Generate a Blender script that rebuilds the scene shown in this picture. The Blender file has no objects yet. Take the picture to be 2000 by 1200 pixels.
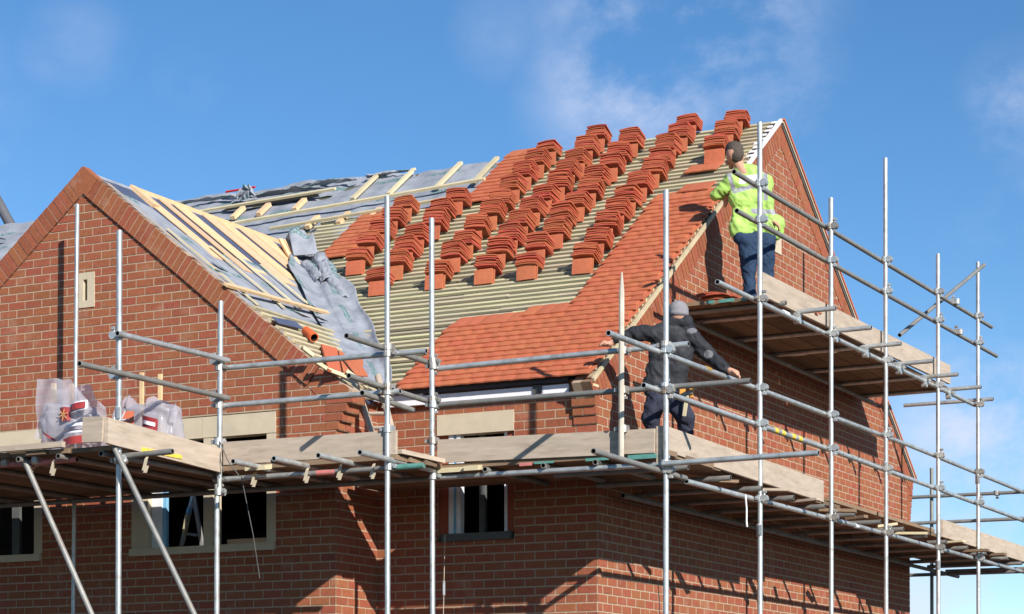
import bpy, bmesh, math, random
from mathutils import Vector, Matrix, noise
random.seed(7)
R = random.random
def U(a, b): return a + (b - a) * R()
V = Vector
sc = bpy.context.scene
col = sc.collection

# ------------------------------------------------------------------ camera
F, CX, CY, YAW, PITCH, EYE = 4250., 1000., 1393., -.4757, .0123, 0.0
fw = V((math.sin(YAW) * math.cos(PITCH), math.cos(YAW) * math.cos(PITCH), math.sin(PITCH)))
rt = V((math.cos(YAW), -math.sin(YAW), 0)); up = rt.cross(fw)
CAM = V((8.884, -19.049, 0.0))
cd = bpy.data.cameras.new('camera'); cam = bpy.data.objects.new('camera', cd); col.objects.link(cam)
cd.sensor_width = 36; cd.lens = F / 2000 * 36; cd.shift_x = 0; cd.shift_y = (CY - 600) / 2000.
cd.clip_start = .5; cd.clip_end = 6000
M = Matrix((rt, up, -fw)).transposed().to_4x4(); M.translation = CAM
cam.matrix_world = M; sc.camera = cam

# ------------------------------------------------------------------ light
SUN = V((1, -.68, .6)).normalized()
w = bpy.data.worlds.new('World'); sc.world = w; w.use_nodes = True
nt = w.node_tree; nt.nodes.clear()
def N(nt, t, **k):
    n = nt.nodes.new(t)
    for a, b in k.items():
        if a in n.inputs: n.inputs[a].default_value = b
        else: setattr(n, a, b)
    return n
def L(nt, a, ai, b, bi): nt.links.new(a.outputs[ai], b.inputs[bi])
out = N(nt, 'ShaderNodeOutputWorld'); bg = N(nt, 'ShaderNodeBackground', Strength=.103)
sky = N(nt, 'ShaderNodeTexSky', sky_type='NISHITA'); sky.sun_disc = False
sky.sun_elevation = math.asin(SUN.z); sky.sun_rotation = math.atan2(SUN.x, SUN.y)
sky.altitude = 1500; sky.air_density = 1.0; sky.dust_density = 0.0; sky.ozone_density = 3.0
hsv = N(nt, 'ShaderNodeHueSaturation', Saturation=1.20, Value=1.0)
L(nt, sky, 0, hsv, 'Color')
# thin clouds that belong to the sky: noise on the direction, gathered in a few soft patches
tc = N(nt, 'ShaderNodeTexCoord')
nz = N(nt, 'ShaderNodeTexNoise', Scale=10.0, Detail=10.0, Roughness=.64, Distortion=.12)
mp = N(nt, 'ShaderNodeMapping'); mp.inputs['Scale'].default_value = (1, 1, 1.35)
L(nt, tc, 'Generated', mp, 0); L(nt, mp, 0, nz, 'Vector')
def sky_dir(x, y): return (rt * (x - CX) / F + up * (CY - y) / F + fw).normalized()
def mth(op, a, b=None, c=None, clamp=False):
    n = N(nt, 'ShaderNodeMath', operation=op); n.use_clamp = clamp
    for i, q in enumerate((a, b, c)):
        if q is None: continue
        if isinstance(q, (int, float)): n.inputs[i].default_value = q
        else: nt.links.new(q, n.inputs[i])
    return n.outputs[0]
acc = None
for (x, y, r, s) in ((1330, 50, .085, 1.15), (1230, 160, .06, 1.0), (1530, 220, .04, .6), (1930, 860, .07, 1.3), (2000, 1080, .10, 1.5), (1780, 1180, .06, 1.1),
                     (150, 80, .03, .22), (90, 110, .02, .2), (1990, 210, .035, .7), (370, 160, .02, .3), (980, 60, .03, .25), (2300, 500, .12, .7), (-400, 300, .12, .6), (-1500, 500, .2, .8), (3500, 700, .25, .8), (700, -900, .2, .6)):
    d = sky_dir(x, y)
    vm = N(nt, 'ShaderNodeVectorMath', operation='DISTANCE'); vm.inputs[1].default_value = d
    nrm = N(nt, 'ShaderNodeVectorMath', operation='NORMALIZE'); L(nt, tc, 'Generated', nrm, 0); L(nt, nrm, 0, vm, 0)
    m = N(nt, 'ShaderNodeMapRange', interpolation_type='SMOOTHSTEP'); nt.links.new(vm.outputs['Value'], m.inputs['Value'])
    m.inputs['From Min'].default_value = r; m.inputs['From Max'].default_value = r * .1
    m.inputs['To Min'].default_value = 0; m.inputs['To Max'].default_value = s
    acc = m.outputs[0] if acc is None else mth('MAXIMUM', acc, m.outputs[0])
cr = N(nt, 'ShaderNodeMapRange', interpolation_type='SMOOTHSTEP'); nt.links.new(nz.outputs[0], cr.inputs['Value'])
cr.inputs['From Min'].default_value = .38; cr.inputs['From Max'].default_value = .70
cl = mth('MULTIPLY', mth('MULTIPLY', cr.outputs[0], acc), .72, clamp=True)
mixc = N(nt, 'ShaderNodeMix', data_type='RGBA'); nt.links.new(cl, mixc.inputs[0])
L(nt, hsv, 0, mixc, 6); mixc.inputs[7].default_value = (5.6, 6.0, 7.3, 1)
L(nt, mixc, 2, bg, 0); L(nt, bg, 0, out, 0)
ld = bpy.data.lights.new('sun', 'SUN'); ld.energy = 5.0; ld.angle = math.radians(.5); ld.color = (1, .94, .86)
sun = bpy.data.objects.new('sun', ld); col.objects.link(sun)
sun.rotation_euler = (-SUN).to_track_quat('-Z', 'Y').to_euler(); sun.location = SUN * 40
sc.cycles.diffuse_bounces = 3
sc.view_settings.view_transform = 'Standard'; sc.view_settings.look = 'None'
sc.view_settings.exposure = 0.42; sc.view_settings.gamma = 1; sc.view_settings.use_curve_mapping = False

# ------------------------------------------------------------------ where a sight line meets a real surface
def ray(x, y): return rt * (x - CX) / F + up * (CY - y) / F + fw
def hit(x, y, n, d):
    n = V(n); r = ray(x, y); return CAM + r * ((d - CAM.dot(n)) / r.dot(n))
def atX(x, y, X): return hit(x, y, (1, 0, 0), X)
def atY(x, y, Y): return hit(x, y, (0, 1, 0), Y)
def atZ(x, y, Z): return hit(x, y, (0, 0, 1), Z)
def atD(x, y, D): return CAM + ray(x, y) * D

# ------------------------------------------------------------------ materials
MATS = {}
def mat(name, base, rough=.8, var=.0, hue=.0, noise_s=8., noise_a=.15, bump=0., bump_s=60., metal=0., stretch=None, stain=None, two=None, spec=.3, trans=0.):
    if name in MATS: return MATS[name]
    m = bpy.data.materials.new(name); m.use_nodes = True; t = m.node_tree; t.nodes.clear()
    o = N(t, 'ShaderNodeOutputMaterial'); b = N(t, 'ShaderNodeBsdfPrincipled', Roughness=rough, Metallic=metal)
    b.inputs['Specular IOR Level'].default_value = spec
    L(t, b, 0, o, 0)
    co = N(t, 'ShaderNodeTexCoord'); mp = N(t, 'ShaderNodeMapping')
    geo = N(t, 'ShaderNodeNewGeometry'); oi = N(t, 'ShaderNodeObjectInfo')
    L(t, geo, 'Position', mp, 0)
    if stretch: mp.inputs['Scale'].default_value = stretch
    # one random number per piece, whether the piece is its own object or an island of a joined mesh
    a = N(t, 'ShaderNodeMath', operation='ADD'); L(t, geo, 'Random Per Island', a, 0); L(t, oi, 'Random', a, 1)
    fr = N(t, 'ShaderNodeMath', operation='FRACT'); L(t, a, 0, fr, 0)
    off = N(t, 'ShaderNodeMath', operation='MULTIPLY'); L(t, fr, 0, off, 0); off.inputs[1].default_value = 17.
    n1 = N(t, 'ShaderNodeTexNoise', Scale=noise_s, Detail=5., Roughness=.6, noise_dimensions='4D'); L(t, mp, 0, n1, 'Vector'); L(t, off, 0, n1, 'W')
    h = N(t, 'ShaderNodeHueSaturation'); h.inputs['Color'].default_value = (*base, 1)
    src = h
    if two:
        mx = N(t, 'ShaderNodeMix', data_type='RGBA'); mx.inputs[6].default_value = (*base, 1); mx.inputs[7].default_value = (*two, 1)
        rmp = N(t, 'ShaderNodeMapRange'); L(t, fr, 0, rmp, 0); rmp.inputs[1].default_value = .45; rmp.inputs[2].default_value = 1.
        L(t, rmp, 0, mx, 0); L(t, mx, 2, h, 'Color')
    # value = 1 + var*(rand-.5)*2 + noise_a*(noise-.5)*2
    v1 = N(t, 'ShaderNodeMapRange'); L(t, fr, 0, v1, 0); v1.inputs[3].default_value = 1 - var; v1.inputs[4].default_value = 1 + var
    v2 = N(t, 'ShaderNodeMapRange'); L(t, n1, 0, v2, 0); v2.inputs[1].default_value = .25; v2.inputs[2].default_value = .75
    v2.inputs[3].default_value = 1 - noise_a; v2.inputs[4].default_value = 1 + noise_a
    vv = N(t, 'ShaderNodeMath', operation='MULTIPLY'); L(t, v1, 0, vv, 0); L(t, v2, 0, vv, 1); L(t, vv, 0, h, 'Value')
    if hue:
        f2 = N(t, 'ShaderNodeMath', operation='MULTIPLY'); L(t, fr, 0, f2, 0); f2.inputs[1].default_value = 7.31
        f3 = N(t, 'ShaderNodeMath', operation='FRACT'); L(t, f2, 0, f3, 0)
        hr = N(t, 'ShaderNodeMapRange'); L(t, f3, 0, hr, 0); hr.inputs[3].default_value = .5 - hue; hr.inputs[4].default_value = .5 + hue
        L(t, hr, 0, h, 'Hue')
    last = (h, 0)
    if stain:
        scol, ss, lo, hi, amt = stain
        n2 = N(t, 'ShaderNodeTexNoise', Scale=ss, Detail=4., Roughness=.65); L(t, mp, 0, n2, 'Vector')
        r2 = N(t, 'ShaderNodeMapRange'); L(t, n2, 0, r2, 0); r2.inputs[1].default_value = lo; r2.inputs[2].default_value = hi; r2.inputs[4].default_value = amt
        mx = N(t, 'ShaderNodeMix', data_type='RGBA'); L(t, r2, 0, mx, 0); t.links.new(last[0].outputs[last[1]], mx.inputs[6]); mx.inputs[7].default_value = (*scol, 1)
        last = (mx, 2)
    t.links.new(last[0].outputs[last[1]], b.inputs['Base Color'])
    if bump:
        n3 = N(t, 'ShaderNodeTexNoise', Scale=bump_s, Detail=4.); L(t, mp, 0, n3, 'Vector')
        bp = N(t, 'ShaderNodeBump', Strength=bump, Distance=.004); L(t, n3, 0, bp, 'Height'); L(t, bp, 0, b, 'Normal')
    if trans:
        tr = N(t, 'ShaderNodeBsdfTransparent'); ms = N(t, 'ShaderNodeMixShader', Fac=trans)
        tl = N(t, 'ShaderNodeBsdfTranslucent'); tl.inputs[0].default_value = (*base, 1); m2 = N(t, 'ShaderNodeMixShader', Fac=.35)
        L(t, b, 0, m2, 1); L(t, tl, 0, m2, 2); L(t, m2, 0, ms, 1); L(t, tr, 0, ms, 2); L(t, ms, 0, o, 0)
    MATS[name] = m; return m
BRICK = mat('brick_face', (.318, .104, .050), .85, var=.17, hue=.007, noise_s=30, noise_a=.2, bump=.5, bump_s=90, two=(.262, .076, .040), stain=((.44, .27, .19), 3.0, .56, .78, .5))
MORTAR = mat('mortar', (.42, .315, .22), .95, noise_s=12, noise_a=.15, bump=.4)
STONE = mat('cast_stone', (.55, .47, .34), .9, noise_s=7, noise_a=.08, bump=.2, stain=((.40, .35, .27), 4., .55, .8, .5))
TILE = mat('clay_tile', (.50, .150, .070), .8, var=.10, hue=.004, noise_s=22, noise_a=.14, bump=.3, two=(.45, .125, .060))
TILE_B = mat('clay_tile_stacked', (.44, .112, .055), .82, var=.24, hue=.010, noise_s=26, noise_a=.16, bump=.3, two=(.36, .075, .04))
BATTEN = mat('treated_batten', (.52, .455, .30), .85, var=.22, hue=.015, noise_s=6, noise_a=.22, stretch=(.35, 2, 2), bump=.2, two=(.44, .395, .235), stain=((.22, .17, .07), 14., .60, .75, .6))
TIMBER = mat('new_pine', (.68, .465, .27), .75, var=.10, hue=.012, noise_s=5, noise_a=.14, stretch=(1, 3, 3), bump=.15)
PALE = mat('pale_pine', (.58, .50, .32), .75, var=.12, noise_s=6, noise_a=.12)
BOARD = mat('toe_board_wood', (.47, .385, .30), .85, var=.06, noise_s=3.5, noise_a=.2, stretch=(1, 1, 7), bump=.5, stain=((.26, .19, .13), 3.4, .54, .78, .6))
PLANK = mat('scaffold_plank', (.22, .15, .095), .88, var=.25, noise_s=4, noise_a=.2, bump=.3, stain=((.50, .40, .28), 3., .6, .8, .5))
FELT_N = 'roof_felt'
STEEL = mat('galvanised_steel', (.52, .545, .54), .42, var=.10, metal=.55, noise_s=9, noise_a=.3, bump=.2, bump_s=25, stain=((.30, .25, .20), 9., .54, .74, .75), spec=.5)
STEEL2 = mat('weathered_steel', (.27, .265, .245), .55, var=.12, metal=.4, noise_s=9, noise_a=.25, stain=((.30, .20, .13), 6., .55, .8, .7), spec=.4)
RUST = mat('coupler_steel', (.42, .41, .38), .5, var=.3, metal=.5, noise_s=40, noise_a=.35, stain=((.26, .13, .07), 20., .5, .7, .8))
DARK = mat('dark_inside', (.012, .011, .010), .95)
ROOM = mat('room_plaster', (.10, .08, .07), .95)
TEAL = mat('teal_paint', (.10, .27, .23), .5, noise_s=12, noise_a=.25)
PINK = mat('red_paint', (.55, .19, .17), .55, noise_s=12, noise_a=.25)
YELLOW = mat('yellow_tape', (.80, .58, .08), .6, noise_s=30, noise_a=.3)
WHITE = mat('white_board', (.82, .82, .84), .5, noise_s=5, noise_a=.05)
UPVC = mat('white_upvc', (.80, .82, .84), .35)
BLUEF = mat('blue_film', (.22, .48, .68), .35)
LEAD = mat('grey_sill', (.10, .105, .10), .7, noise_a=.2)
NAVY = mat('navy_membrane', (.075, .095, .16), .7, noise_s=6, noise_a=.15)
REDP = mat('red_plastic', (.60, .03, .015), .45)
UNDER = mat('underlay_under_battens', (.11, .115, .085), .9, noise_s=8, noise_a=.25)

def felt_material():
    m = bpy.data.materials.new(FELT_N); m.use_nodes = True; t = m.node_tree; b = t.nodes['Principled BSDF']
    b.inputs['Roughness'].default_value = .75; b.inputs['Specular IOR Level'].default_value = .25
    geo = N(t, 'ShaderNodeNewGeometry')
    n1 = N(t, 'ShaderNodeTexNoise', Scale=5., Detail=5.); L(t, geo, 'Position', n1, 'Vector')
    cr = N(t, 'ShaderNodeValToRGB'); L(t, n1, 0, cr, 0)
    cr.color_ramp.elements[0].position = .3; cr.color_ramp.elements[0].color = (.22, .24, .28, 1)
    cr.color_ramp.elements[1].position = .7; cr.color_ramp.elements[1].color = (.34, .36, .40, 1)
    # rows of printed lettering-sized marks along the roll
    uv = N(t, 'ShaderNodeUVMap'); sep = N(t, 'ShaderNodeSeparateXYZ'); L(t, uv, 0, sep, 0)
    def mm(op, a, b=None, c=None):
        n = N(t, 'ShaderNodeMath', operation=op)
        for i, q in enumerate((a, b, c)):
            if q is None: continue
            if isinstance(q, (int, float)): n.inputs[i].default_value = q
            else: t.links.new(q, n.inputs[i])
        return n.outputs[0]
    u = sep.outputs[0]; v = sep.outputs[1]
    fv = mm('FRACT', mm('DIVIDE', v, .55)); row = mm('FLOOR', mm('DIVIDE', v, .55))
    fu = mm('FRACT', mm('ADD', mm('DIVIDE', u, .8), mm('MULTIPLY', row, .37)))
    band = mm('MULTIPLY', mm('LESS_THAN', fv, .16), mm('LESS_THAN', fu, .55))
    n2 = N(t, 'ShaderNodeTexVoronoi', Scale=26., feature='DISTANCE_TO_EDGE'); L(t, uv, 0, n2, 'Vector')
    lt = mm('LESS_THAN', n2.outputs[0], .13)
    fac = mm('MULTIPLY', mm('MULTIPLY', band, lt), .8)
    mx = N(t, 'ShaderNodeMix', data_type='RGBA'); t.links.new(fac, mx.inputs[0]); L(t, cr, 0, mx, 6); mx.inputs[7].default_value = (.045, .17, .15, 1)
    L(t, mx, 2, b, 'Base Color')
    n3 = N(t, 'ShaderNodeTexNoise', Scale=14., Detail=3.); L(t, geo, 'Position', n3, 'Vector')
    bp = N(t, 'ShaderNodeBump', Strength=.35, Distance=.02); L(t, n3, 0, bp, 'Height'); L(t, bp, 0, b, 'Normal')
    MATS[FELT_N] = m; return m
FELT = felt_material()

# ------------------------------------------------------------------ object helpers
def mesh_obj(name, me, parent=None, **tags):
    o = bpy.data.objects.new(name, me); col.objects.link(o)
    if parent: o.parent = parent
    for k, v in tags.items(): o[k] = v
    return o
def empty(name, loc=(0, 0, 0), **tags):
    o = bpy.data.objects.new(name, None); col.objects.link(o); o.location = loc; o.empty_display_size = .2
    for k, v in tags.items(): o[k] = v
    return o
class MB:
    def __init__(s): s.v = []; s.f = []; s.m = []; s.uv = {}
    def add(s, verts, faces, mi=0):
        n = len(s.v); s.v += [tuple(p) for p in verts]
        for f in faces: s.f.append([n + i for i in f]); s.m.append(mi)
    def prism(s, poly, off, mi=0):          # polygon extruded by vector off (off points away from the seen face)
        n = len(poly); off = V(off); b = [V(p) + off for p in poly]
        s.add(list(poly) + b, [list(range(n)), list(range(2 * n - 1, n - 1, -1))] + [[i, i + n, (i + 1) % n + n, (i + 1) % n] for i in range(n)], mi)
    def box(s, a, b, mi=0):
        a = V(a); b = V(b)
        s.add([(x, y, z) for x in (a.x, b.x) for y in (a.y, b.y) for z in (a.z, b.z)],
              [(0, 1, 3, 2), (4, 6, 7, 5), (0, 4, 5, 1), (2, 3, 7, 6), (0, 2, 6, 4), (1, 5, 7, 3)], mi)
    def obox(s, c, ax, ay, az, mi=0):       # centre and three half-axis vectors
        c = V(c); P = [c + ax * i + ay * j + az * k for i in (-1, 1) for j in (-1, 1) for k in (-1, 1)]
        s.add(P, [(0, 1, 3, 2), (4, 6, 7, 5), (0, 4, 5, 1), (2, 3, 7, 6), (0, 2, 6, 4), (1, 5, 7, 3)], mi)
    def beam(s, a, b, w, h, upv=(0, 0, 1), mi=0):
        a = V(a); b = V(b); d = (b - a); n = V(upv); x = d.cross(n).normalized(); y = x.cross(d).normalized()
        s.obox((a + b) / 2, d / 2, x * w / 2, y * h / 2, mi)
    def tube(s, a, b, r, seg=12, mi=0, hollow=True, mi2=1, r2=None):
        a = V(a); b = V(b); d = (b - a).normalized(); x = d.orthogonal().normalized(); y = d.cross(x); r2 = r if r2 is None else r2
        def ring(c, rr): return [c + (x * math.cos(t * 2 * math.pi / seg) + y * math.sin(t * 2 * math.pi / seg)) * rr for t in range(seg)]
        q = lambda i, j: [[i * seg + k, i * seg + (k + 1) % seg, j * seg + (k + 1) % seg, j * seg + k] for k in range(seg)]
        s.add(ring(a, r) + ring(b, r2), q(0, 1), mi)
        for (c, dd, rr) in ((a, d, r), (b, -d, r2)):
            if hollow:
                s.add(ring(c, rr) + ring(c, rr * .78), q(0, 1), mi)
                s.add(ring(c, rr * .78) + ring(c + dd * .09, rr * .78), q(0, 1), mi2)
                s.add(ring(c + dd * .09, rr * .78), [list(range(seg))], mi2)
            else: s.add(ring(c, rr), [list(range(seg))], mi)
    def mesh(s, name, mats, smooth=False):
        me = bpy.data.meshes.new(name); me.from_pydata(s.v, [], s.f)
        for m in (mats if isinstance(mats, (list, tuple)) else [mats]): me.materials.append(m)
        for p, i in zip(me.polygons, s.m): p.material_index = i
        if smooth:
            for p in me.polygons: p.use_smooth = True
        bm = bmesh.new(); bm.from_mesh(me); bmesh.ops.recalc_face_normals(bm, faces=bm.faces); bm.to_mesh(me); bm.free()
        return me
    def build(s, name, mats, parent=None, smooth=False, **tags):
        return mesh_obj(name, s.mesh(name, mats, smooth), parent, **tags)

def clip(poly, conv):
    """poly, conv: lists of (u,v); conv convex, counter-clockwise"""
    outp = poly
    for i in range(len(conv)):
        a, b = conv[i], conv[(i + 1) % len(conv)]; inp = outp; outp = []
        if not inp: return []
        side = lambda p: (b[0] - a[0]) * (p[1] - a[1]) - (b[1] - a[1]) * (p[0] - a[0])
        for k in range(len(inp)):
            p, q = inp[k], inp[(k + 1) % len(inp)]; sp, sq = side(p), side(q)
            if sp >= 0: outp.append(p)
            if (sp >= 0) != (sq >= 0):
                t = sp / (sp - sq); outp.append((p[0] + (q[0] - p[0]) * t, p[1] + (q[1] - p[1]) * t))
    return outp
def area(p): return abs(sum(p[i][0] * p[(i + 1) % len(p)][1] - p[(i + 1) % len(p)][0] * p[i][1] for i in range(len(p)))) / 2
BC, BL, J = .0862, .2255, .0145          # course height, brick pitch, joint
def minus(r, holes):
    rs = [r]
    for (a, b, c, d) in holes:
        o = []
        for (u0, u1, v0, v1) in rs:
            if u1 <= a or u0 >= b or v1 <= c or v0 >= d: o.append((u0, u1, v0, v1)); continue
            if u0 < a: o.append((u0, a, v0, v1))
            if u1 > b: o.append((b, u1, v0, v1))
            if v0 < c: o.append((max(u0, a), min(u1, b), v0, c))
            if v1 > d: o.append((max(u0, a), min(u1, b), d, v1))
        rs = o
    return [r for r in rs if r[1] - r[0] > .015 and r[3] - r[2] > .015]
def wall(name, parent, P, Nv, conv, holes, phase=0., thick=.25, singles=None, ubase=0., vbase=0., eps=.0035, JV=None):
    """P(u,v)->point, Nv outward normal; conv convex outline"""
    JV = JV or J; Nv = V(Nv); us = [p[0] for p in conv]; vs = [p[1] for p in conv]
    full = (min(us), max(us), min(vs), max(vs)); b = MB()
    cuts = sorted({full[2], full[3]} | {h[2] for h in holes} | {h[3] for h in holes})
    cuts = [c for c in cuts if full[2] <= c <= full[3]]
    for v0, v1 in zip(cuts, cuts[1:]):
        for r in minus((full[0], full[1], v0, v1), holes):
            q = clip([(r[0], r[2]), (r[1], r[2]), (r[1], r[3]), (r[0], r[3])], conv)
            if len(q) > 2 and area(q) > 1e-5: b.prism([P(*p) for p in q], -Nv * thick)
    wo = b.build(name, MORTAR, parent)
    bricks = []
    r0 = int(math.floor((full[2] - vbase) / BC)) - 1
    while vbase + r0 * BC < full[3]:
        v0 = vbase + r0 * BC; sh = phase + (BL / 2 if r0 % 2 else 0)
        k = int(math.floor((full[0] - ubase - sh) / BL)) - 1
        while ubase + sh + k * BL < full[1]:
            u0 = ubase + sh + k * BL
            for r in minus((max(u0 + JV / 2, full[0]), min(u0 + BL - JV / 2, full[1]), v0 + J / 2, v0 + BC - J / 2), holes):
                if r[1] - r[0] < .02: continue
                q = clip([(r[0], r[2]), (r[1], r[2]), (r[1], r[3]), (r[0], r[3])], conv)
                if len(q) > 2 and area(q) > .0006: bricks.append(q)
            k += 1
        r0 += 1
    def pr(q, mb):
        d = eps + U(-.0012, .0018)
        cu = sum(p[0] for p in q) / len(q); t = U(-.004, .004)
        mb.prism([P(*p) + Nv * (d + (p[0] - cu) * t) for p in q], -Nv * (d + .004))
    rest = MB(); n = 0
    if singles:
        key = lambda q: (sum(p[0] for p in q) / len(q) - singles[0]) ** 2 + (sum(p[1] for p in q) / len(q) - singles[1]) ** 2
        bricks.sort(key=key)
    for q in bricks:
        if singles and n < singles[2]:
            m = MB(); pr(q, m); m.build('brick', BRICK, wo); n += 1
        else: pr(q, rest)
    if rest.v: rest.build('brickwork', BRICK, wo, kind='stuff')
    return wo

# ------------------------------------------------------------------ ground
g = MB(); g.add([(-3000, -3000, -3.2), (3000, -3000, -3.2), (3000, 3000, -3.2), (-3000, 3000, -3.2)], [(0, 1, 2, 3)])
g.build('ground', mat('site_ground', (.045, .038, .03), .95, noise_s=.6, noise_a=.3, bump=.5, bump_s=4), kind='structure')

# ------------------------------------------------------------------ house
house = empty('brick_house', (0, 0, -3.2), label='new red brick house with two gables and a half tiled roof wrapped in scaffolding', category='house')
class Off:                               # children are built in world coordinates under a root that stands on the ground
    pass
def fix(o): o.matrix_parent_inverse = Matrix.Translation((0, 0, 3.2)); return o
GZ = -3.2
AX, AZ = -5.585, 6.035                  # apex of the left gable
WS = .80                                # its slope
RS = .7294; RE = 3.56                   # main roof slope and eave height
RIDGE_Y = 5.08
WY = -.8; WX = -2.473; WXL = 2 * AX - WX
FH = [(-4.957, -3.172, 1.90, 3.29), (-8.3, -6.13, 1.90, 3.30)]
P_front = lambda u, v: V((u, WY, v))
IN = .285
gable = [(WXL, GZ), (WX, GZ), (WX, AZ - IN - WS * (WX - AX)), (AX, AZ - IN), (WXL, AZ - IN - WS * (WX - AX))]
wl = wall('gable_wall', house, P_front, (0, -1, 0), gable, FH + [(-5.685, -5.44, 4.54, 4.92)], phase=.05, singles=(-4.9, 4.3, 300), vbase=.035, ubase=WX)
wm = wall('front_wall', house, lambda u, v: V((u, 0, v)), (0, -1, 0), [(WX, GZ), (0, GZ), (0, 3.5), (WX, 3.5)], [(-1.772, -.905, 1.98, 3.258), (-1.66, -.99, 1.98, 3.1)], phase=0, ubase=0, vbase=.035)
wi = wall('return_wall', house, lambda u, v: V((WX + .002, u, v)), (1, 0, 0), [(WY + .0125, GZ), (0, GZ), (0, 3.45), (WY + .0125, 3.45)], [], phase=BL / 2, ubase=WY, vbase=.035)
GD = 10.2; RI = .31
rz = lambda y: RE + RS * (y + .05)
rz2 = lambda y: 7.30 - .69 * (y - RIDGE_Y)
gr = [(.0125, GZ), (GD, GZ), (GD, rz2(GD) - RI), (RIDGE_Y, 7.30 - RI), (.0125, rz(0) - RI)]
wr = wall('end_gable_wall', house, lambda u, v: V((.002, u, v)), (1, 0, 0), gr, [(4.72, 5.1, 5.69, 6.14)], JV=.024, phase=BL / 2, ubase=0, vbase=.035)
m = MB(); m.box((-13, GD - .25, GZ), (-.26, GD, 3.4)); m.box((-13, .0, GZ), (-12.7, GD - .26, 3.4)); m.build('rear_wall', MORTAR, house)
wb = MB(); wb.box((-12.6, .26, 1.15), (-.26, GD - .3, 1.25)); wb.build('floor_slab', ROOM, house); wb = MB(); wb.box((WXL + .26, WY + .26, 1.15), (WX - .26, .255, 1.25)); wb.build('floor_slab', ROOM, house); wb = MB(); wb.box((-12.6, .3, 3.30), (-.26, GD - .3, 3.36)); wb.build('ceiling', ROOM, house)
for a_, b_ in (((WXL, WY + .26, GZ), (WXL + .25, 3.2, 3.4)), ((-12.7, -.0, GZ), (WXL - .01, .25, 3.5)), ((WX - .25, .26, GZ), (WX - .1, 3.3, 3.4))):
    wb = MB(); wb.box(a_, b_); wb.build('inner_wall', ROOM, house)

# soldier courses along the verges: individual bricks square to the slope
def soldier(parent, O, du, dv, nout, length, wdt, taper=None, cnt_name='verge_brick', pitch=.0862, start=0., proud=.028):
    """O start point on the inner line, du unit vector down the slope, dv up-and-out across the course"""
    O = V(O); du = V(du).normalized(); dv = V(dv); nout = V(nout)
    k = 0; L_ = start
    bk = MB(); bk.prism([O + du * start, O + du * length, O + du * length + dv * wdt, O + du * start + dv * wdt], -nout * .2)
    b0 = bk.build('verge_mortar', MORTAR, parent)
    for v_ in b0.data.vertices: v_.co = v_.co + nout * (proud - .006)
    while L_ < length - .03:
        a = L_ + .006; b = min(L_ + pitch - .006, length)
        q = [O + du * a, O + du * b, O + du * b + dv * wdt, O + du * a + dv * wdt]
        d = proud + U(-.002, .003)
        m = MB(); m.prism([p + nout * d for p in q], -nout * (d + .1)); m.build(cnt_name, BRICK, parent)
        L_ += pitch
nR = V((WS, 0, 1)).normalized(); dR = V((1, 0, -WS)).normalized()
nL = V((-WS, 0, 1)).normalized(); dL = V((-1, 0, -WS)).normalized()
wt = IN * nR.z
soldier(wl, (AX, WY, AZ - IN), dR, nR, (0, -1, 0), (2.785) / dR.x, wt, start=.0 + .075)
soldier(wl, (AX, WY, AZ - IN), dL, nL, (0, -1, 0), (3.2) / dR.x, wt, start=.075)
# apex bricks either side of the peak
for s_, n_, d_ in ((1, nR, dR), (-1, nL, dL)):
    q = [V((AX + s_ * .006, WY - .028, AZ - IN)), V((AX, WY - .028, AZ - IN)) + d_ * .069, V((AX, WY - .028, AZ - IN)) + d_ * .069 + n_ * wt, V((AX + s_ * .1, WY - .028, AZ - WS * .1)), V((AX + s_ * .006, WY - .028, AZ))]
    m = MB(); m.prism(q, (0, .12, 0)); m.build('verge_brick', BRICK, wl)
m = MB(); m.prism([V((AX, WY - .02, AZ - IN)), V((AX, WY - .02, AZ - IN)) + dR * .09, V((AX + .1, WY - .02, AZ - .1)), V((AX, WY - .02, AZ - .004)), V((AX - .1, WY - .02, AZ - .1)), V((AX, WY - .02, AZ - IN)) + dL * .09], (0, .1, 0)); m.build('verge_mortar', MORTAR, wl)
# kneeler of the left gable: courses stepping out past the corner
for i, (x1, z0, z1) in enumerate(((-2.435, 3.055, 3.141), (-2.392, 3.141, 3.227), (-2.345, 3.227, 3.313), (-2.275, 3.313, 3.40))):
    xs = [WX - .10, WX + .006, x1] if i < 2 else [WX - .22 + (i % 2) * .1, x1]
    m = MB(); m.box((WX - .22, WY + .001, z0), (x1 - .006, WY + .225, z1 - .001)); m.build('kneeler_mortar', MORTAR, wl)
    m = MB(); m.box((WX - .11, WY - .008, z0 + .006), (x1, WY + .107, z1 - .006)); m.build('kneeler_brick', BRICK, wl)
    m = MB(); m.box((WX + .012, WY + .119, z0 + .006), (x1 + .0005, WY + .23, z1 - .006)); m.build('kneeler_brick', BRICK, wl)
wall('kneeler_wall', wl, lambda u, v: V((u, WY - .006, v)), (0, -1, 0), [(-2.795, 3.515), (-2.68, 3.402), (-2.28, 3.402), (-2.28, 3.435), (-2.658, 3.685)], [], phase=.05, vbase=.0565, ubase=WX, thick=.2)

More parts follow.
